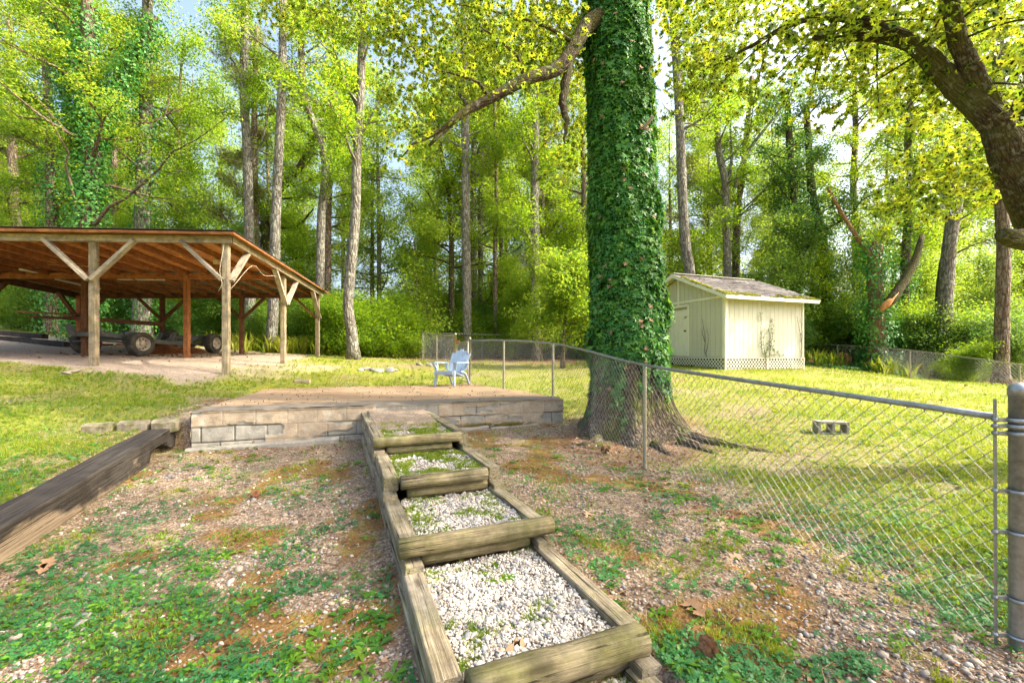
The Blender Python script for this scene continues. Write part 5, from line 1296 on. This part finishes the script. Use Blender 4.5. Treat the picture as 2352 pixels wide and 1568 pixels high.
# pale flowering looking bush and yellow plant by the right fence
place(VS[0], *P(2140,820,18.4)[:2], 1.25, .4, 'shrub', 'large rounded bush with pale shiny leaves behind the right fence', 'shrub', None, ('stem','foliage'))
place(VS[2], *P(2230,850,14.9)[:2]+(0,0), .62, 1.4, 'shrub', 'low yellowish leafy plant at the foot of the right fence', 'shrub', None, ('stem','foliage'))
# far woods as one mass
def far_mass():
    n = 60000; a = R.uniform(-1.15, 1.15, n); d = R.uniform(46, 62, n); x = d*np.tan(a*.82); y = d
    top = 4+6*fbm(x*.10, y*.1, 5, 4); z = R.random(n)**.9*top
    keep = fbm(x*.35+z*.3, z*.45, 12, 3) > .46
    pos = np.column_stack([x,y,z+.3])[keep]; nr = np.array([0,-.4,.7])+R.normal(0,.5,pos.shape)
    o = scatter('far_woods', T_LEAF, pos, R.uniform(.35,.8,len(pos)), nr, mat=M['leaf_mid']); tag(o, 'distant woods seen between the trunks', 'woods', kind='stuff')
far_mass()

# ------------------------------------------------------------------ the big ivy tree by the fence
def big_tree():
    root = empty('ivy_tree', (1.93,7.15,-1.25), 'huge trunk thickly covered in green ivy standing behind the fence', 'tree')
    ax = [(1.99,7.2,-1.6,1.28),(1.97,7.18,-1.3,1.02),(1.95,7.16,-1.05,.78),(1.94,7.15,-.75,.64),(1.93,7.13,-.2,.55),(1.90,7.1,.6,.50),(1.84,7.1,2.0,.45),(1.77,7.1,3.6,.43),(1.72,7.1,5.2,.42),(1.7,7.1,7.5,.42),(1.6,7.1,10,.34),(1.5,7.1,14,.2)]
    A = np.array(ax); p, r = resample(A[:,:3], A[:,3], .08)
    n = 72; a = np.arange(n)/n*2*PI; V = []; LC = []
    lobes = [(.3,.55),(1.45,.35),(2.5,.5),(3.5,.35),(4.5,.55),(5.55,.7),(6.05,.45)]
    for c, rr in zip(p, r):
        fl = np.clip((-.55-c[2])/.75, 0, 1)**1.4
        lob = sum(w*np.exp(-((a-t+PI)%(2*PI)-PI)**2/.035) for t, w in lobes)
        q = rr*(1+.06*(fbm(np.cos(a)*4+c[2]*.4, np.sin(a)*4+c[2]*.35, 4, 4)-.5)*2+.05*np.cos(a*7+c[2]))*(1+fl*(lob*.5-.15))
        for k in range(n): V.append((c[0]+math.cos(a[k])*q[k], c[1]+math.sin(a[k])*q[k], c[2])); LC.append((math.cos(a[k])*rr*1.0, math.sin(a[k])*rr, c[2]))
    m = len(p); F = [(i*n+k, i*n+(k+1)%n, (i+1)*n+(k+1)%n, (i+1)*n+k) for i in range(m-1) for k in range(n)]
    mb = MB(); mb.add(V, F, LC, .5, True); mb.build('trunk', M['bark_big'], root)
    # surface roots
    for pts, r0 in (([(2.6,6.6,-1.22),(2.95,6.2,-1.24),(3.2,5.95,-1.31),(3.5,5.75,-1.37)], .13), ([(2.45,6.35,-1.25),(2.65,6.0,-1.31),(2.75,5.75,-1.38)], .12), ([(1.3,6.5,-1.2),(1.1,6.3,-1.27),(.95,6.2,-1.33)], .10), ([(2.05,6.2,-1.28),(2.08,6.0,-1.34),(2.12,5.8,-1.42)], .10)):
        pts = np.array(pts); pts[:,2] = [gz(x,y)-r0*.1-.25*r0*i/len(pts) for i,(x,y) in enumerate(pts[:,:2])]
        q, rr = resample(pts, np.linspace(r0, .04, len(pts)), .1); q = q+R.normal(0,.008,q.shape); MB().tube(q, rr, 10, rough=.25, seed=4).build('root', M['bark_big'], root)
    # left limb
    lim = [(1.62,7.0,5.5),(1.15,6.7,5.05),P(1290,150,6.4),P(1215,180,6.1),P(1130,225,5.9),P(1060,262,5.7),P(1020,300,5.6),P(985,335,5.5)]
    q, rr = resample(lim, [.16,.125,.10,.082,.066,.05,.032,.018], .12)
    tubes = []; cen = []
    mb = MB().tube(q, rr, 14, rough=.22, seed=9)
    for e in ([P(1205,185,6.1),P(1190,130,6.0),P(1150,95,5.9),P(1100,60,5.8)], [P(1125,225,5.9),P(1100,190,5.8),P(1060,175,5.7),P(1000,160,5.6)], [P(1040,280,5.6),P(985,315,5.5),P(950,330,5.4),P(920,365,5.3)],
              [P(1160,210,6),P(1180,150,6.3),P(1230,80,6.6)], [P(1320,100,6.5),P(1250,60,6.3),P(1150,30,6.0),P(1050,10,5.8)], [P(1080,250,5.8),P(1040,200,6.2),P(960,120,6.4),P(880,60,6.6)]):
        t, tr = resample(e, np.linspace(.03,.008,len(e)), .15); mb.tube(t, tr, 6, cap=False); cen.append(t[2:])
    mb.build('limb', M['bark_dark'], root)
    q, rr = resample([P(1308,118,6.45),P(1300,190,6.4),P(1294,240,6.35),P(1300,290,6.3),P(1297,330,6.3)], [.045,.06,.05,.035,.012], .08)
    MB().tube(q+R.normal(0,.012,q.shape), rr, 9, rough=.4, seed=6).build('dead_branch', M['bark_dark'], root)
    MB().lathe(P(1499,268,6.42), [(.022,-.32),(.022,0),(.017,0),(.017,-.3)], (P(1499,268,6.42)-P(1478,296,6.62)), 12).build('pipe', M['pipe'], root)
    # ivy
    N = 26000; z = R.uniform(-1.1, 7.4, N); dens = sstep(-.95,-.05,z)*.92+.10; a = R.uniform(0, 2*PI, N)
    keep = (R.random(N) < dens*(.75+.5*fbm(a*2, z*2, 8, 3)))
    # lower trunk: strands only
    keep &= (z > -.05) | (fbm(a*5, z*.9, 14, 3) > .46+.10*sstep(-.1,-.9,z)); z, a = z[keep], a[keep]; N = len(z)
    rr = np.interp(z, A[:,2], A[:,3]); cx = np.interp(z, A[:,2], A[:,0]); cy = np.interp(z, A[:,2], A[:,1])
    off = .02+sstep(-.6,.3,z)*(.05*R.random(N)+.26*np.clip(fbm(a*2.2, z*1.3, 19, 4)-.36, 0, 1)*R.random(N)**.4); nr = np.column_stack([np.cos(a), np.sin(a), 0*a])
    pos = np.column_stack([cx,cy,z])+nr*(rr+off)[:,None]; tip = np.column_stack([R.normal(0,.35,N), R.normal(0,.35,N), -np.ones(N)])
    nn = nr+np.array([0,0,.35])+R.normal(0,.36,(N,3))
    # turn the leaf's y axis down: X = tip x n
    nn /= np.linalg.norm(nn,axis=1)[:,None]
    tipv = np.cross(nn, tip)
    vv = R.random(N); scatter('ivy', T_IVY, pos, R.uniform(.05,.155,N), nn, v=vv, mat=M['leaf_ivy'], parent=root, tip=-np.cross(tipv, nn)*0+tip, jit=.03)
    k = 60; z = R.uniform(-.6, 5.5, k); a = R.uniform(PI, 2*PI, k); rr = np.interp(z, A[:,2], A[:,3]); nr = np.column_stack([np.cos(a), np.sin(a), 0*a])
    pos = np.column_stack([np.interp(z,A[:,2],A[:,0]), np.interp(z,A[:,2],A[:,1]), z])+nr*(rr+.13)[:,None]
    scatter('dead_ivy_leaf', T_IVY, pos, .075, nr+(0,0,.4), mat=M['litter'], parent=root, v=R.uniform(.2,.8,k))['kind'] = 'stuff'
    # stray vine stems on the bare foot
    for k in range(14):
        a0 = R.uniform(3.4, 6.0); pts = []
        for z in np.linspace(-1.15, .1, 7):
            a0 += R.normal(0,.05); rr_ = np.interp(z, A[:,2], A[:,3])*1.02+.02; pts.append((np.interp(z,A[:,2],A[:,0])+math.cos(a0)*rr_, np.interp(z,A[:,2],A[:,1])+math.sin(a0)*rr_, z))
        q, rr_ = resample(pts, [.008]*7, .1); MB().tube(q, rr_, 4).build('vine_stem', M['bark_brown'], root)
    # crown: sprays round the limb plus the high canopy above the frame
    pts = []
    while len(pts) < 120:
        u = R.uniform(880, 1350); v = R.uniform(-60, 340); lim_ = np.interp(u, [880,950,1010,1100,1200,1350], [200,330,320,240,170,150])
        if v > lim_ or R.random() < .25: continue
        pts.append(P(u, v, R.uniform(6.3, 9.0) if R.random() < .9 else 5.6))
    for k in range(70): u = R.uniform(560, 1350); pts.append(P(u, R.uniform(-120, 90)*(1 if u > 800 else .7), R.uniform(6.5, 9.5)))
    for k in range(40): u = R.uniform(1270, 1345); pts.append(P(u, R.uniform(60, 420), R.uniform(7.5, 9.5)))
    cen = np.vstack([np.array(pts)]+cen)
    pos, nr, s = spray(cen, 24, .42, .28, .12, .8, .7); scatter('crown', T_OAK, pos, s, nr, mat=M['leaf_oak'], parent=root, jit=.03)
    hi = []
    while len(hi) < 150:
        d = R.normal(0, 1, 3); d /= np.linalg.norm(d); q = np.array([1.6,7.4,10.3])+d*np.array([5.2,4.6,2.6])*R.random()**.4
        if q[2] > (HV+70)/FV*q[1] and q[2] > 7: hi.append(q)
    pos, nr, s = spray(hi, 46, .6, .35, .17); scatter('unseen_crown', T_LEAF, pos, s, nr, mat=M['leaf_oak'], parent=root)
    return root
big_tree()

# ------------------------------------------------------------------ near oak leaning in from the right
def oak():
    root = empty('oak_tree', (7.0,4.7,-1.3), 'mossy dark oak leaning in from the right edge with arching limbs over the lawn', 'tree')
    stem = [(7.0,4.7,-1.6),(6.6,4.65,-.3),(6.1,4.6,.55),P(2400,520,4.5),P(2352,425,4.4),P(2318,350,4.35),P(2290,285,4.3)]
    p, r = resample(stem, [.36,.30,.26,.195,.17,.15,.12], .08); MB().tube(p+R.normal(0,.006,p.shape), r, 24, rough=.16, seed=2).build('trunk', M['bark_dark'], root)
    lm = [(P(2300,300,4.3),.12),(P(2255,250,4.3),.105),(P(2210,212,4.35),.10),(P(2150,150,4.4),.09),(P(2085,92,4.5),.07),(P(2005,56,4.6),.05),(P(1945,42,4.7),.045),(P(1885,39,4.8),.036),(P(1825,55,4.9),.03),(P(1770,80,5),.024),(P(1700,120,5.1),.018),(P(1640,152,5.2),.012),(P(1590,160,5.3),.008)]
    q, rr = resample([a for a,b in lm],[b for a,b in lm],.06); MB().tube(q+R.normal(0,.004,q.shape), rr, 16, rough=.2, seed=5).build('limb', M['bark_dark'], root); L1 = q
    lm = [(P(2318,330,4.35),.12),(P(2290,260,4.3),.092),(P(2250,190,4.25),.085),(P(2212,110,4.2),.075),(P(2190,40,4.15),.068),(P(2175,-40,4.1),.065),(P(2170,-160,4.1),.05)]
    q, rr = resample([a for a,b in lm],[b for a,b in lm],.06); MB().tube(q+R.normal(0,.004,q.shape), rr, 16, rough=.2, seed=7).build('limb', M['bark_dark'], root); L2 = q
    lm = [(P(2160,160,4.4),.06),(P(2100,110,4.5),.055),(P(2050,93,4.6),.05),(P(1990,84,4.7),.045),(P(1930,90,4.8),.035),(P(1868,86,4.9),.03)]
    q, rr = resample([a for a,b in lm],[b for a,b in lm],.06); MB().tube(q, rr, 12, rough=.3, seed=8).build('limb', M['bark_dark'], root); L3 = q
    MB().tube(np.array([P(2440,560,4.5),P(2370,548,4.35),P(2325,548,4.25),P(2298,538,4.2)]), [.16,.11,.075,.05], 12, rough=.45, seed=3).build('broken_stub', M['bark_dark'], root)
    MB().tube(np.array([P(2330,300,4.5),P(2360,200,4.6),P(2400,80,4.7),P(2430,-80,4.8)]), [.08,.075,.06,.05], 12, rough=.2, seed=4).build('limb', M['bark_dark'], root)
    tw = MB(); cen = []
    for L, n in ((L1,20),(L2,9),(L3,6)):
        for k in range(n):
            b = L[R.integers(len(L)//6, len(L))]; d = R.normal(0,1,3); d[2] = d[2]*.6-.1; d /= np.linalg.norm(d); l = R.uniform(.35, 1.0)
            e = [b, b+d*l*.5+R.normal(0,.04,3), b+d*l+(0,0,-.06)]; t, tr = resample(e, [.012,.008,.004], .12); tw.tube(t, tr, 5, cap=False); cen += [e[1], e[2], b+d*l*.75]
    tw.build('twigs', M['bark_dark'], root)
    while len(cen) < 330:
        u = R.uniform(1540, 2420); v = R.uniform(-70, 480); lm_ = np.interp(u, [1540,1600,1700,1800,1900,2000,2080,2150,2250,2300,2420], [215,215,150,140,160,200,270,400,440,350,300])
        if v > lm_+R.normal(0,12): continue
        if u > 2230 and v > 100 and R.random() < .75: continue
        if R.random() < .25*(v > 60)+.1: continue
        cen.append(P(u, v, R.uniform(5.2, 8.0)))
    for k in range(26): cen.append(P(R.uniform(2040,2290), R.uniform(380,480), R.uniform(4.6,5.4)))
    pos, nr, s = spray(cen, 17, .36, .22, .125, .8, .7); scatter('crown', T_OAK, pos, s, nr, mat=M['leaf_oak'], parent=root, jit=.03)
    hi = []  # out-of-view canopy, added and shaped to shade the foreground and the chair
    while len(hi) < 330:
        d = R.normal(0, 1, 3); d /= np.linalg.norm(d); q = (np.array([8.2,1.9,7.0])+d*np.array([5.2,3.9,2.6])*R.random()**.4) if len(hi) > 70 else (np.array([8.6,9.2,10.8])+d*np.array([3.6,1.8,1.6])*R.random()**.4)
        if (q[0]/max(q[1],.1) > 1.25 and q[2] > 1.6) or q[2] > .9*max(q[1],0)+1.2: hi.append(q)
    pos, nr, s = spray(hi, 40, .5, .3, .16); scatter('unseen_crown', T_LEAF, pos, s, nr, mat=M['leaf_oak'], parent=root)
oak()
# ------------------------------------------------------------------ ground cover
def scr(n, pw, y0, y1, w=1.3):
    "points in front of the camera, density falling with distance"
    t = R.random(n); e = 1-pw; y = (y0**e+(y1**e-y0**e)*t)**(1/e); return y*R.uniform(-w, w, n), y
al_ = lambda x, y: steps_ab(x, y)
def clear(x, y, grow=0.0):
    s = inpoly(x, y, [FL, FR, BR, BL]); al, bl = al_(x, y); st = (bl > -.02) & (bl < 1.06) & (al > -2.45) & (al < 4.3)
    bm = (np.abs(x-beam_x(y)) < .19) & (y < 6.25); sx = x-S1[0]; sy = y-S1[1]; a = sx*SA[0]+sy*SA[1]; b = sx*SB[0]+sy*SB[1]
    sh = (a > -.02) & (a < WG) & (b > -.02) & (b < WR); tr = np.hypot(x-1.95, y-7.15) < .8
    return ~(s | st | bm | sh | tr)
x, y = scr(300000, 2.1, 1.2, 26); g, ms, pd, lt = masks(x, y)
lawn = fbm(x*2.3, y*2.3, 51, 3)
pr = np.clip(g*1.15-.12, 0, 1)*(1-pd)*(1-.85*lt)*np.clip(.35+(lawn-.35)*2.2, .12, 1)
k = (R.random(len(x)) < pr) & clear(x, y); x, y = x[k], y[k]
z = height(x, y); sz = R.uniform(.014, .034, len(x))*(1+y/7)*(.7+.9*fbm(x*1.7, y*1.7, 88, 2))
nr = np.array([0,0,1])+R.normal(0,.18,(len(x),3)); v = np.clip(fbm(x*.8, y*.8, 66, 3)*.8+R.random(len(x))*.35-.05, 0, 1)
tag(scatter('grass', T_TUFT, np.column_stack([x,y,z-.004]), sz, nr, v=v, mat=M['grass']), 'short patchy grass of the lawns', 'grass', kind='stuff')
# clover in clumps, near the camera and on the left lawn
x, y = scr(240000, 2.3, 1.15, 14); c = fbm(x*1.6, y*1.6, 91, 4)+.22*(fbm(x*7, y*7, 17, 2)-.5); g, ms, pd, lt = masks(x, y)
left = (x < beam_x(y)+.1)
c = .55*c+.45*fbm(x*5, y*5, 44, 3)
k = (R.random(len(x)) < np.clip((c-.45+.05*left)*2.8, 0, .36)*(1-pd)*(1-.5*ms)*(1-lt)) & clear(x, y); x, y = x[k], y[k]
z = height(x, y); n = len(x); v = np.clip(fbm(x*.9+5, y*.9, 23, 3)*1.1-.1+R.normal(0,.12,n), 0, 1)
tag(scatter('clover', T_CLOVER, np.column_stack([x,y,z+R.uniform(-.008,.02,n)]), R.uniform(.010,.019,n)*(1+y/14), np.array([0,-.15,1])+R.normal(0,.25,(n,3)), v=v, mat=M['clover']), 'clover growing in clumps over the bare ground', 'clover', kind='stuff')
# small rounded leaves of the lawn weeds
x, y = scr(300000, 2.2, 1.2, 20); g, ms, pd, lt = masks(x, y); c = fbm(x*2.1+9, y*2.1, 19, 4)
c = .5*c+.5*fbm(x*6, y*6, 144, 3)
k = (R.random(len(x)) < np.clip((c-.52+.19*g)*2.6, 0, .5)*(1-pd)*(1-lt)) & clear(x, y); k = k & ((R.random(len(k)) < .45) | (g > .45)); x, y = x[k], y[k]; n = len(x)
tag(scatter('creeping_weeds', T_LEAF, np.column_stack([x,y,height(x,y)+R.uniform(.004,.03,n)]), R.uniform(.014,.03,n)*(1+y/12), np.array([0,-.1,1])+R.normal(0,.45,(n,3)), v=np.clip(fbm(x, y, 29, 3)+R.normal(0,.15,n), 0, 1), mat=M['weed']), 'small-leaved creeping weeds spread through the lawn', 'weeds', kind='stuff')
# broadleaf weeds
x, y = scr(5200, 2.0, 1.2, 14); g, ms, pd, lt = masks(x, y); c = fbm(x*1.2+3, y*1.2, 33, 3)
k = (R.random(len(x)) < np.clip((c-.45)*4, 0, 1)*(1-pd)) & clear(x, y); x, y = x[k], y[k]; n = len(x)
tag(scatter('weeds', T_ROS, np.column_stack([x,y,height(x,y)]), R.uniform(.03,.085,n), np.array([0,0,1])+R.normal(0,.15,(n,3)), mat=M['weed']), 'low broad-leaved weeds', 'weeds', kind='stuff')
# loose stones over the dirt
x, y = scr(60000, 2.4, 1.1, 12); g, ms, pd, lt = masks(x, y); c = fbm(x*2, y*2, 61, 3)
k = (R.random(len(x)) < np.clip((1-g)*(.25+(c-.4)*2.4), 0, 1)*(1-.6*ms)) & clear(x, y); x, y = x[k], y[k]; n = len(x)
s = .0035+.010*R.random(n)**3+.022*(R.random(n) < .025)*R.random(n)+.0012*y
tag(scatter('stones', T_PEB, np.column_stack([x,y,height(x,y)+s*.25]), s, np.array([0,0,1])+R.normal(0,.3,(n,3)), mat=M['stone'], jit=.12, aspect=np.column_stack([R.uniform(.8,1.4,n),R.uniform(.7,1.1,n),R.uniform(.4,.8,n)])), 'loose stones scattered over the dirt', 'stones', kind='stuff')
# gravel in the beds
pos = []; sz = []; vs = []
for (a0, a1, gl), dens in zip(BEDS, (1600, 4200, 9500, 11500, 13000)):
    n = int(dens*(a1-a0)*.78); a = R.uniform(a0, a1, n); b = R.uniform(.14, .92, n); px = S0[0]+A2[0]*a+B2[0]*b; py = S0[1]+A2[1]*a+B2[1]*b
    s = R.uniform(.004, .0085, n)+.010*(R.random(n) < .03); pos.append(np.column_stack([px,py,gl+.006+R.uniform(0,.016,n)+(fbm(px*9,py*9,3,3)-.5)*.03])); sz.append(s); vs.append(np.where(R.random(n) < .14, R.uniform(0,.2,n), R.uniform(.25,1,n)))
pos = np.vstack(pos); sz = np.concatenate(sz); n = len(sz)
tag(scatter('gravel', T_PEB2, pos, sz, np.array([0,0,1])+R.normal(0,.5,(n,3)), v=np.concatenate(vs), mat=M['pebble'], jit=.09, smooth=True, aspect=np.column_stack([R.uniform(1,1.5,n),R.uniform(.8,1.1,n),R.uniform(.55,.9,n)])), 'white and grey gravel filling the step beds', 'gravel', kind='stuff')
# greens in the beds
pos = []; szz = []
for (a0, a1, gl), dens, thr in zip(BEDS, (900, 1500, 500, 420, 300), (.36,.42,.50,.54,.54)):
    n = int(dens*(a1-a0)*3); a = R.uniform(a0, a1, n); b = R.uniform(.14,.92,n); px = S0[0]+A2[0]*a+B2[0]*b; py = S0[1]+A2[1]*a+B2[1]*b
    k = fbm(px*6, py*6, 71, 3)+.07*((b < .25)|(a > a1-.2)) > thr+.09; pos.append(np.column_stack([px,py,np.full(n,gl+.008)])[k])
pos = np.vstack(pos); n = len(pos)
tag(scatter('bed_grass', T_TUFT, pos, R.uniform(.02,.05,n), np.array([0,0,1])+R.normal(0,.35,(n,3)), mat=M['grass'], v=R.uniform(.0,.75,n)), 'grass and weeds growing through the step gravel', 'grass', kind='stuff')
k = R.random(n) < .22; tag(scatter('bed_weeds', T_ROS, pos[k], R.uniform(.02,.05,k.sum()), mat=M['weed']), 'small weeds in the step beds', 'weeds', kind='stuff')
# leaf litter: curled leaves, twigs
x, y = scr(90000, 1.9, 1.2, 30); g, ms, pd, lt = masks(x, y); nearfence = np.exp(-((x-np.interp(y,[0,2.1,5.15,8.15],[2.9,2.35,1.5,.9]))/.5)**2)*(y < 8)*(y > 3.5)
under = np.exp(-((x+11.3)/2.0)**2)*((y > 12.6) & (y < 18))
base = np.exp(-(((x-(-2.6))/1.6)**2+((y-5.9)/.6)**2))*.5
pr = np.clip(.025+lt*.5+nearfence*.45+under*.8+base*.6, 0, 1)
k = (R.random(len(x)) < pr) & clear(x, y); x, y = x[k], y[k]; n = len(x)
s = R.uniform(.022,.06,n)*np.clip(y/6,.75,2.0)
tag(scatter('leaf_litter', T_LEAF, np.column_stack([x,y,height(x,y)+.006+.05*(np.exp(-((x+11.3)/2.0)**2)*(y>12.6)*(y<17))*R.random(n)]), s, np.array([0,0,1])+R.normal(0,.4,(n,3)), mat=M['litter'], aspect=np.column_stack([R.uniform(.8,1.4,n),np.ones(n),R.uniform(1,3,n)])), 'dry fallen leaves', 'leaf litter', kind='stuff')
x, y = scr(26000, 2.2, 1.2, 12); g, ms, pd, lt = masks(x, y); k = clear(x, y) & (R.random(len(x)) < .25+.6*np.exp(-(((x-1.2)/1.3)**2+((y-6)/1)**2))+.5*np.exp(-(((x+2.5)/2)**2+((y-5.7)/.6)**2))); x, y = x[k], y[k]; n = len(x)
z = height(x, y)+.008; a = R.uniform(0, PI, n); L = R.uniform(.02,.13,n); P0 = np.column_stack([x,y,z]); P1 = P0+np.column_stack([np.cos(a)*L, np.sin(a)*L, R.normal(0,.12,n)*L])
V, lo, st = seg_tubes(P0, P1, R.uniform(.001,.003,n), R.uniform(.0006,.002,n)); me = raw_mesh('twig_litter', V, lo, st, v=np.repeat(R.uniform(.3,1,n), 6))
tag(link('twig_litter', me, M['litter']), 'broken twigs strewn on the dirt', 'twigs', kind='stuff')
# straw heaps under the chassis
pos = []; 
for (cx, cy, h, w, n) in ((-11.9,14.7,.24,.5,2600),(-11.6,15.5,.16,.5,1600)):
    q = R.normal(0,1,(n,3)); q /= np.linalg.norm(q,axis=1)[:,None]; q = q*(R.random(n)**.33)[:,None]; q[:,2] = abs(q[:,2]); pos.append(np.array([cx,cy,gz(cx,cy)])+q*np.array([w,w*1.2,h*1.4]))
pos = np.vstack(pos); d = R.normal(0,1,pos.shape); d[:,2] *= .35; d /= np.linalg.norm(d,axis=1)[:,None]
V, lo, st = seg_tubes(pos-d*.11, pos+d*.11, .004, .003); tag(link('pine_straw', raw_mesh('pine_straw', V, lo, st, v=np.repeat(R.random(len(pos)),6)), M['straw']), 'heaps of red-brown pine straw under the truck chassis', 'pine straw', kind='stuff')
# debris on the slab
n = 200; s_, t_ = R.random(n), R.random(n); q = (FL*(1-s_[:,None])+FR*s_[:,None])*(1-t_[:,None])+(BL*(1-s_[:,None])+BR*s_[:,None])*t_[:,None]
tag(scatter('slab_debris', T_PEB, np.column_stack([q, np.full(n, ZS+.01)]), R.uniform(.005,.013,n), mat=M['bark_brown'], v=R.uniform(0,.5,n), jit=.2), 'acorns and crumbs lying on the slab', 'debris', kind='stuff')
# ground ivy by the right fence and shed, tall grass
x = R.uniform(10.5, 16, 9000); y = 20.5-(x-10.5)*.55+R.normal(0,.5,9000); k = fbm(x, y, 3, 3) > .4; x, y = x[k], y[k]; n = len(x)
tag(scatter('ground_ivy', T_LEAF, np.column_stack([x,y,height(x,y)+R.uniform(.02,.16,n)]), R.uniform(.05,.10,n), np.array([0,-.3,1])+R.normal(0,.35,(n,3)), mat=M['leaf_deep']), 'ground ivy spreading along the foot of the right fence', 'ivy', kind='stuff')
pos = []
for u, Y, w, n in ((2055,17.4,.5,18),(1880,20,.5,30),(700,18.6,1.2,90),(640,19,1.4,90)):
    c = P(u,820,Y); q = np.column_stack([c[0]+R.normal(0,w,n), c[1]+R.normal(0,.35,n)]); pos.append(np.column_stack([q, height(q[:,0],q[:,1])]))
pos = np.vstack(pos); tag(scatter('tall_grass', T_TUFT, pos, R.uniform(.4,.95,len(pos)), np.array([0,0,1])+R.normal(0,.12,(len(pos),3)), v=R.uniform(.2,.9,len(pos)), mat=M['grass']), 'tall tufts of grass along the wood edge', 'grass', kind='stuff')

# ------------------------------------------------------------------ light, sky, camera
AZ, EL = math.radians(97), math.radians(42)
w = bpy.data.worlds.new('World'); SC.world = w; w.use_nodes = True; nt = w.node_tree
bg = nt.nodes['Background']; sky = nt.nodes.new('ShaderNodeTexSky'); sky.sky_type = 'NISHITA'; sky.sun_disc = False; sky.sun_elevation = EL; sky.sun_rotation = AZ
sky.air_density = 1.0; sky.dust_density = 7.0; sky.ozone_density = 1.0
nt.links.new(sky.outputs[0], bg.inputs[0]); bg.inputs[1].default_value = .15
sun = bpy.data.lights.new('sun', 'SUN'); sun.energy = 2.1; sun.angle = math.radians(.5); sun.color = (1,.93,.80)
so = bpy.data.objects.new('sun', sun); COL.objects.link(so)
d = Vector((math.sin(AZ)*math.cos(EL), math.cos(AZ)*math.cos(EL), math.sin(EL))); so.rotation_euler = d.to_track_quat('Z', 'Y').to_euler()
cam = bpy.data.cameras.new('camera'); co = bpy.data.objects.new('camera', cam); COL.objects.link(co)
cam.sensor_width = 36; cam.lens = 36*1000/2352; cam.shift_y = (815-784)/2352; cam.clip_start = .05; cam.clip_end = 3000
co.rotation_euler = (PI/2, 0, 0); SC.camera = co
SC.view_settings.view_transform = 'Standard'; SC.view_settings.look = 'None'; SC.view_settings.gamma = 1; SC.view_settings.exposure = 1.95
c = SC.cycles; c.max_bounces = 8; c.diffuse_bounces = 4; c.transmission_bounces = 5; c.glossy_bounces = 2; c.use_denoising = True; c.caustics_reflective = False; c.caustics_refractive = False
c.sample_clamp_indirect = 6
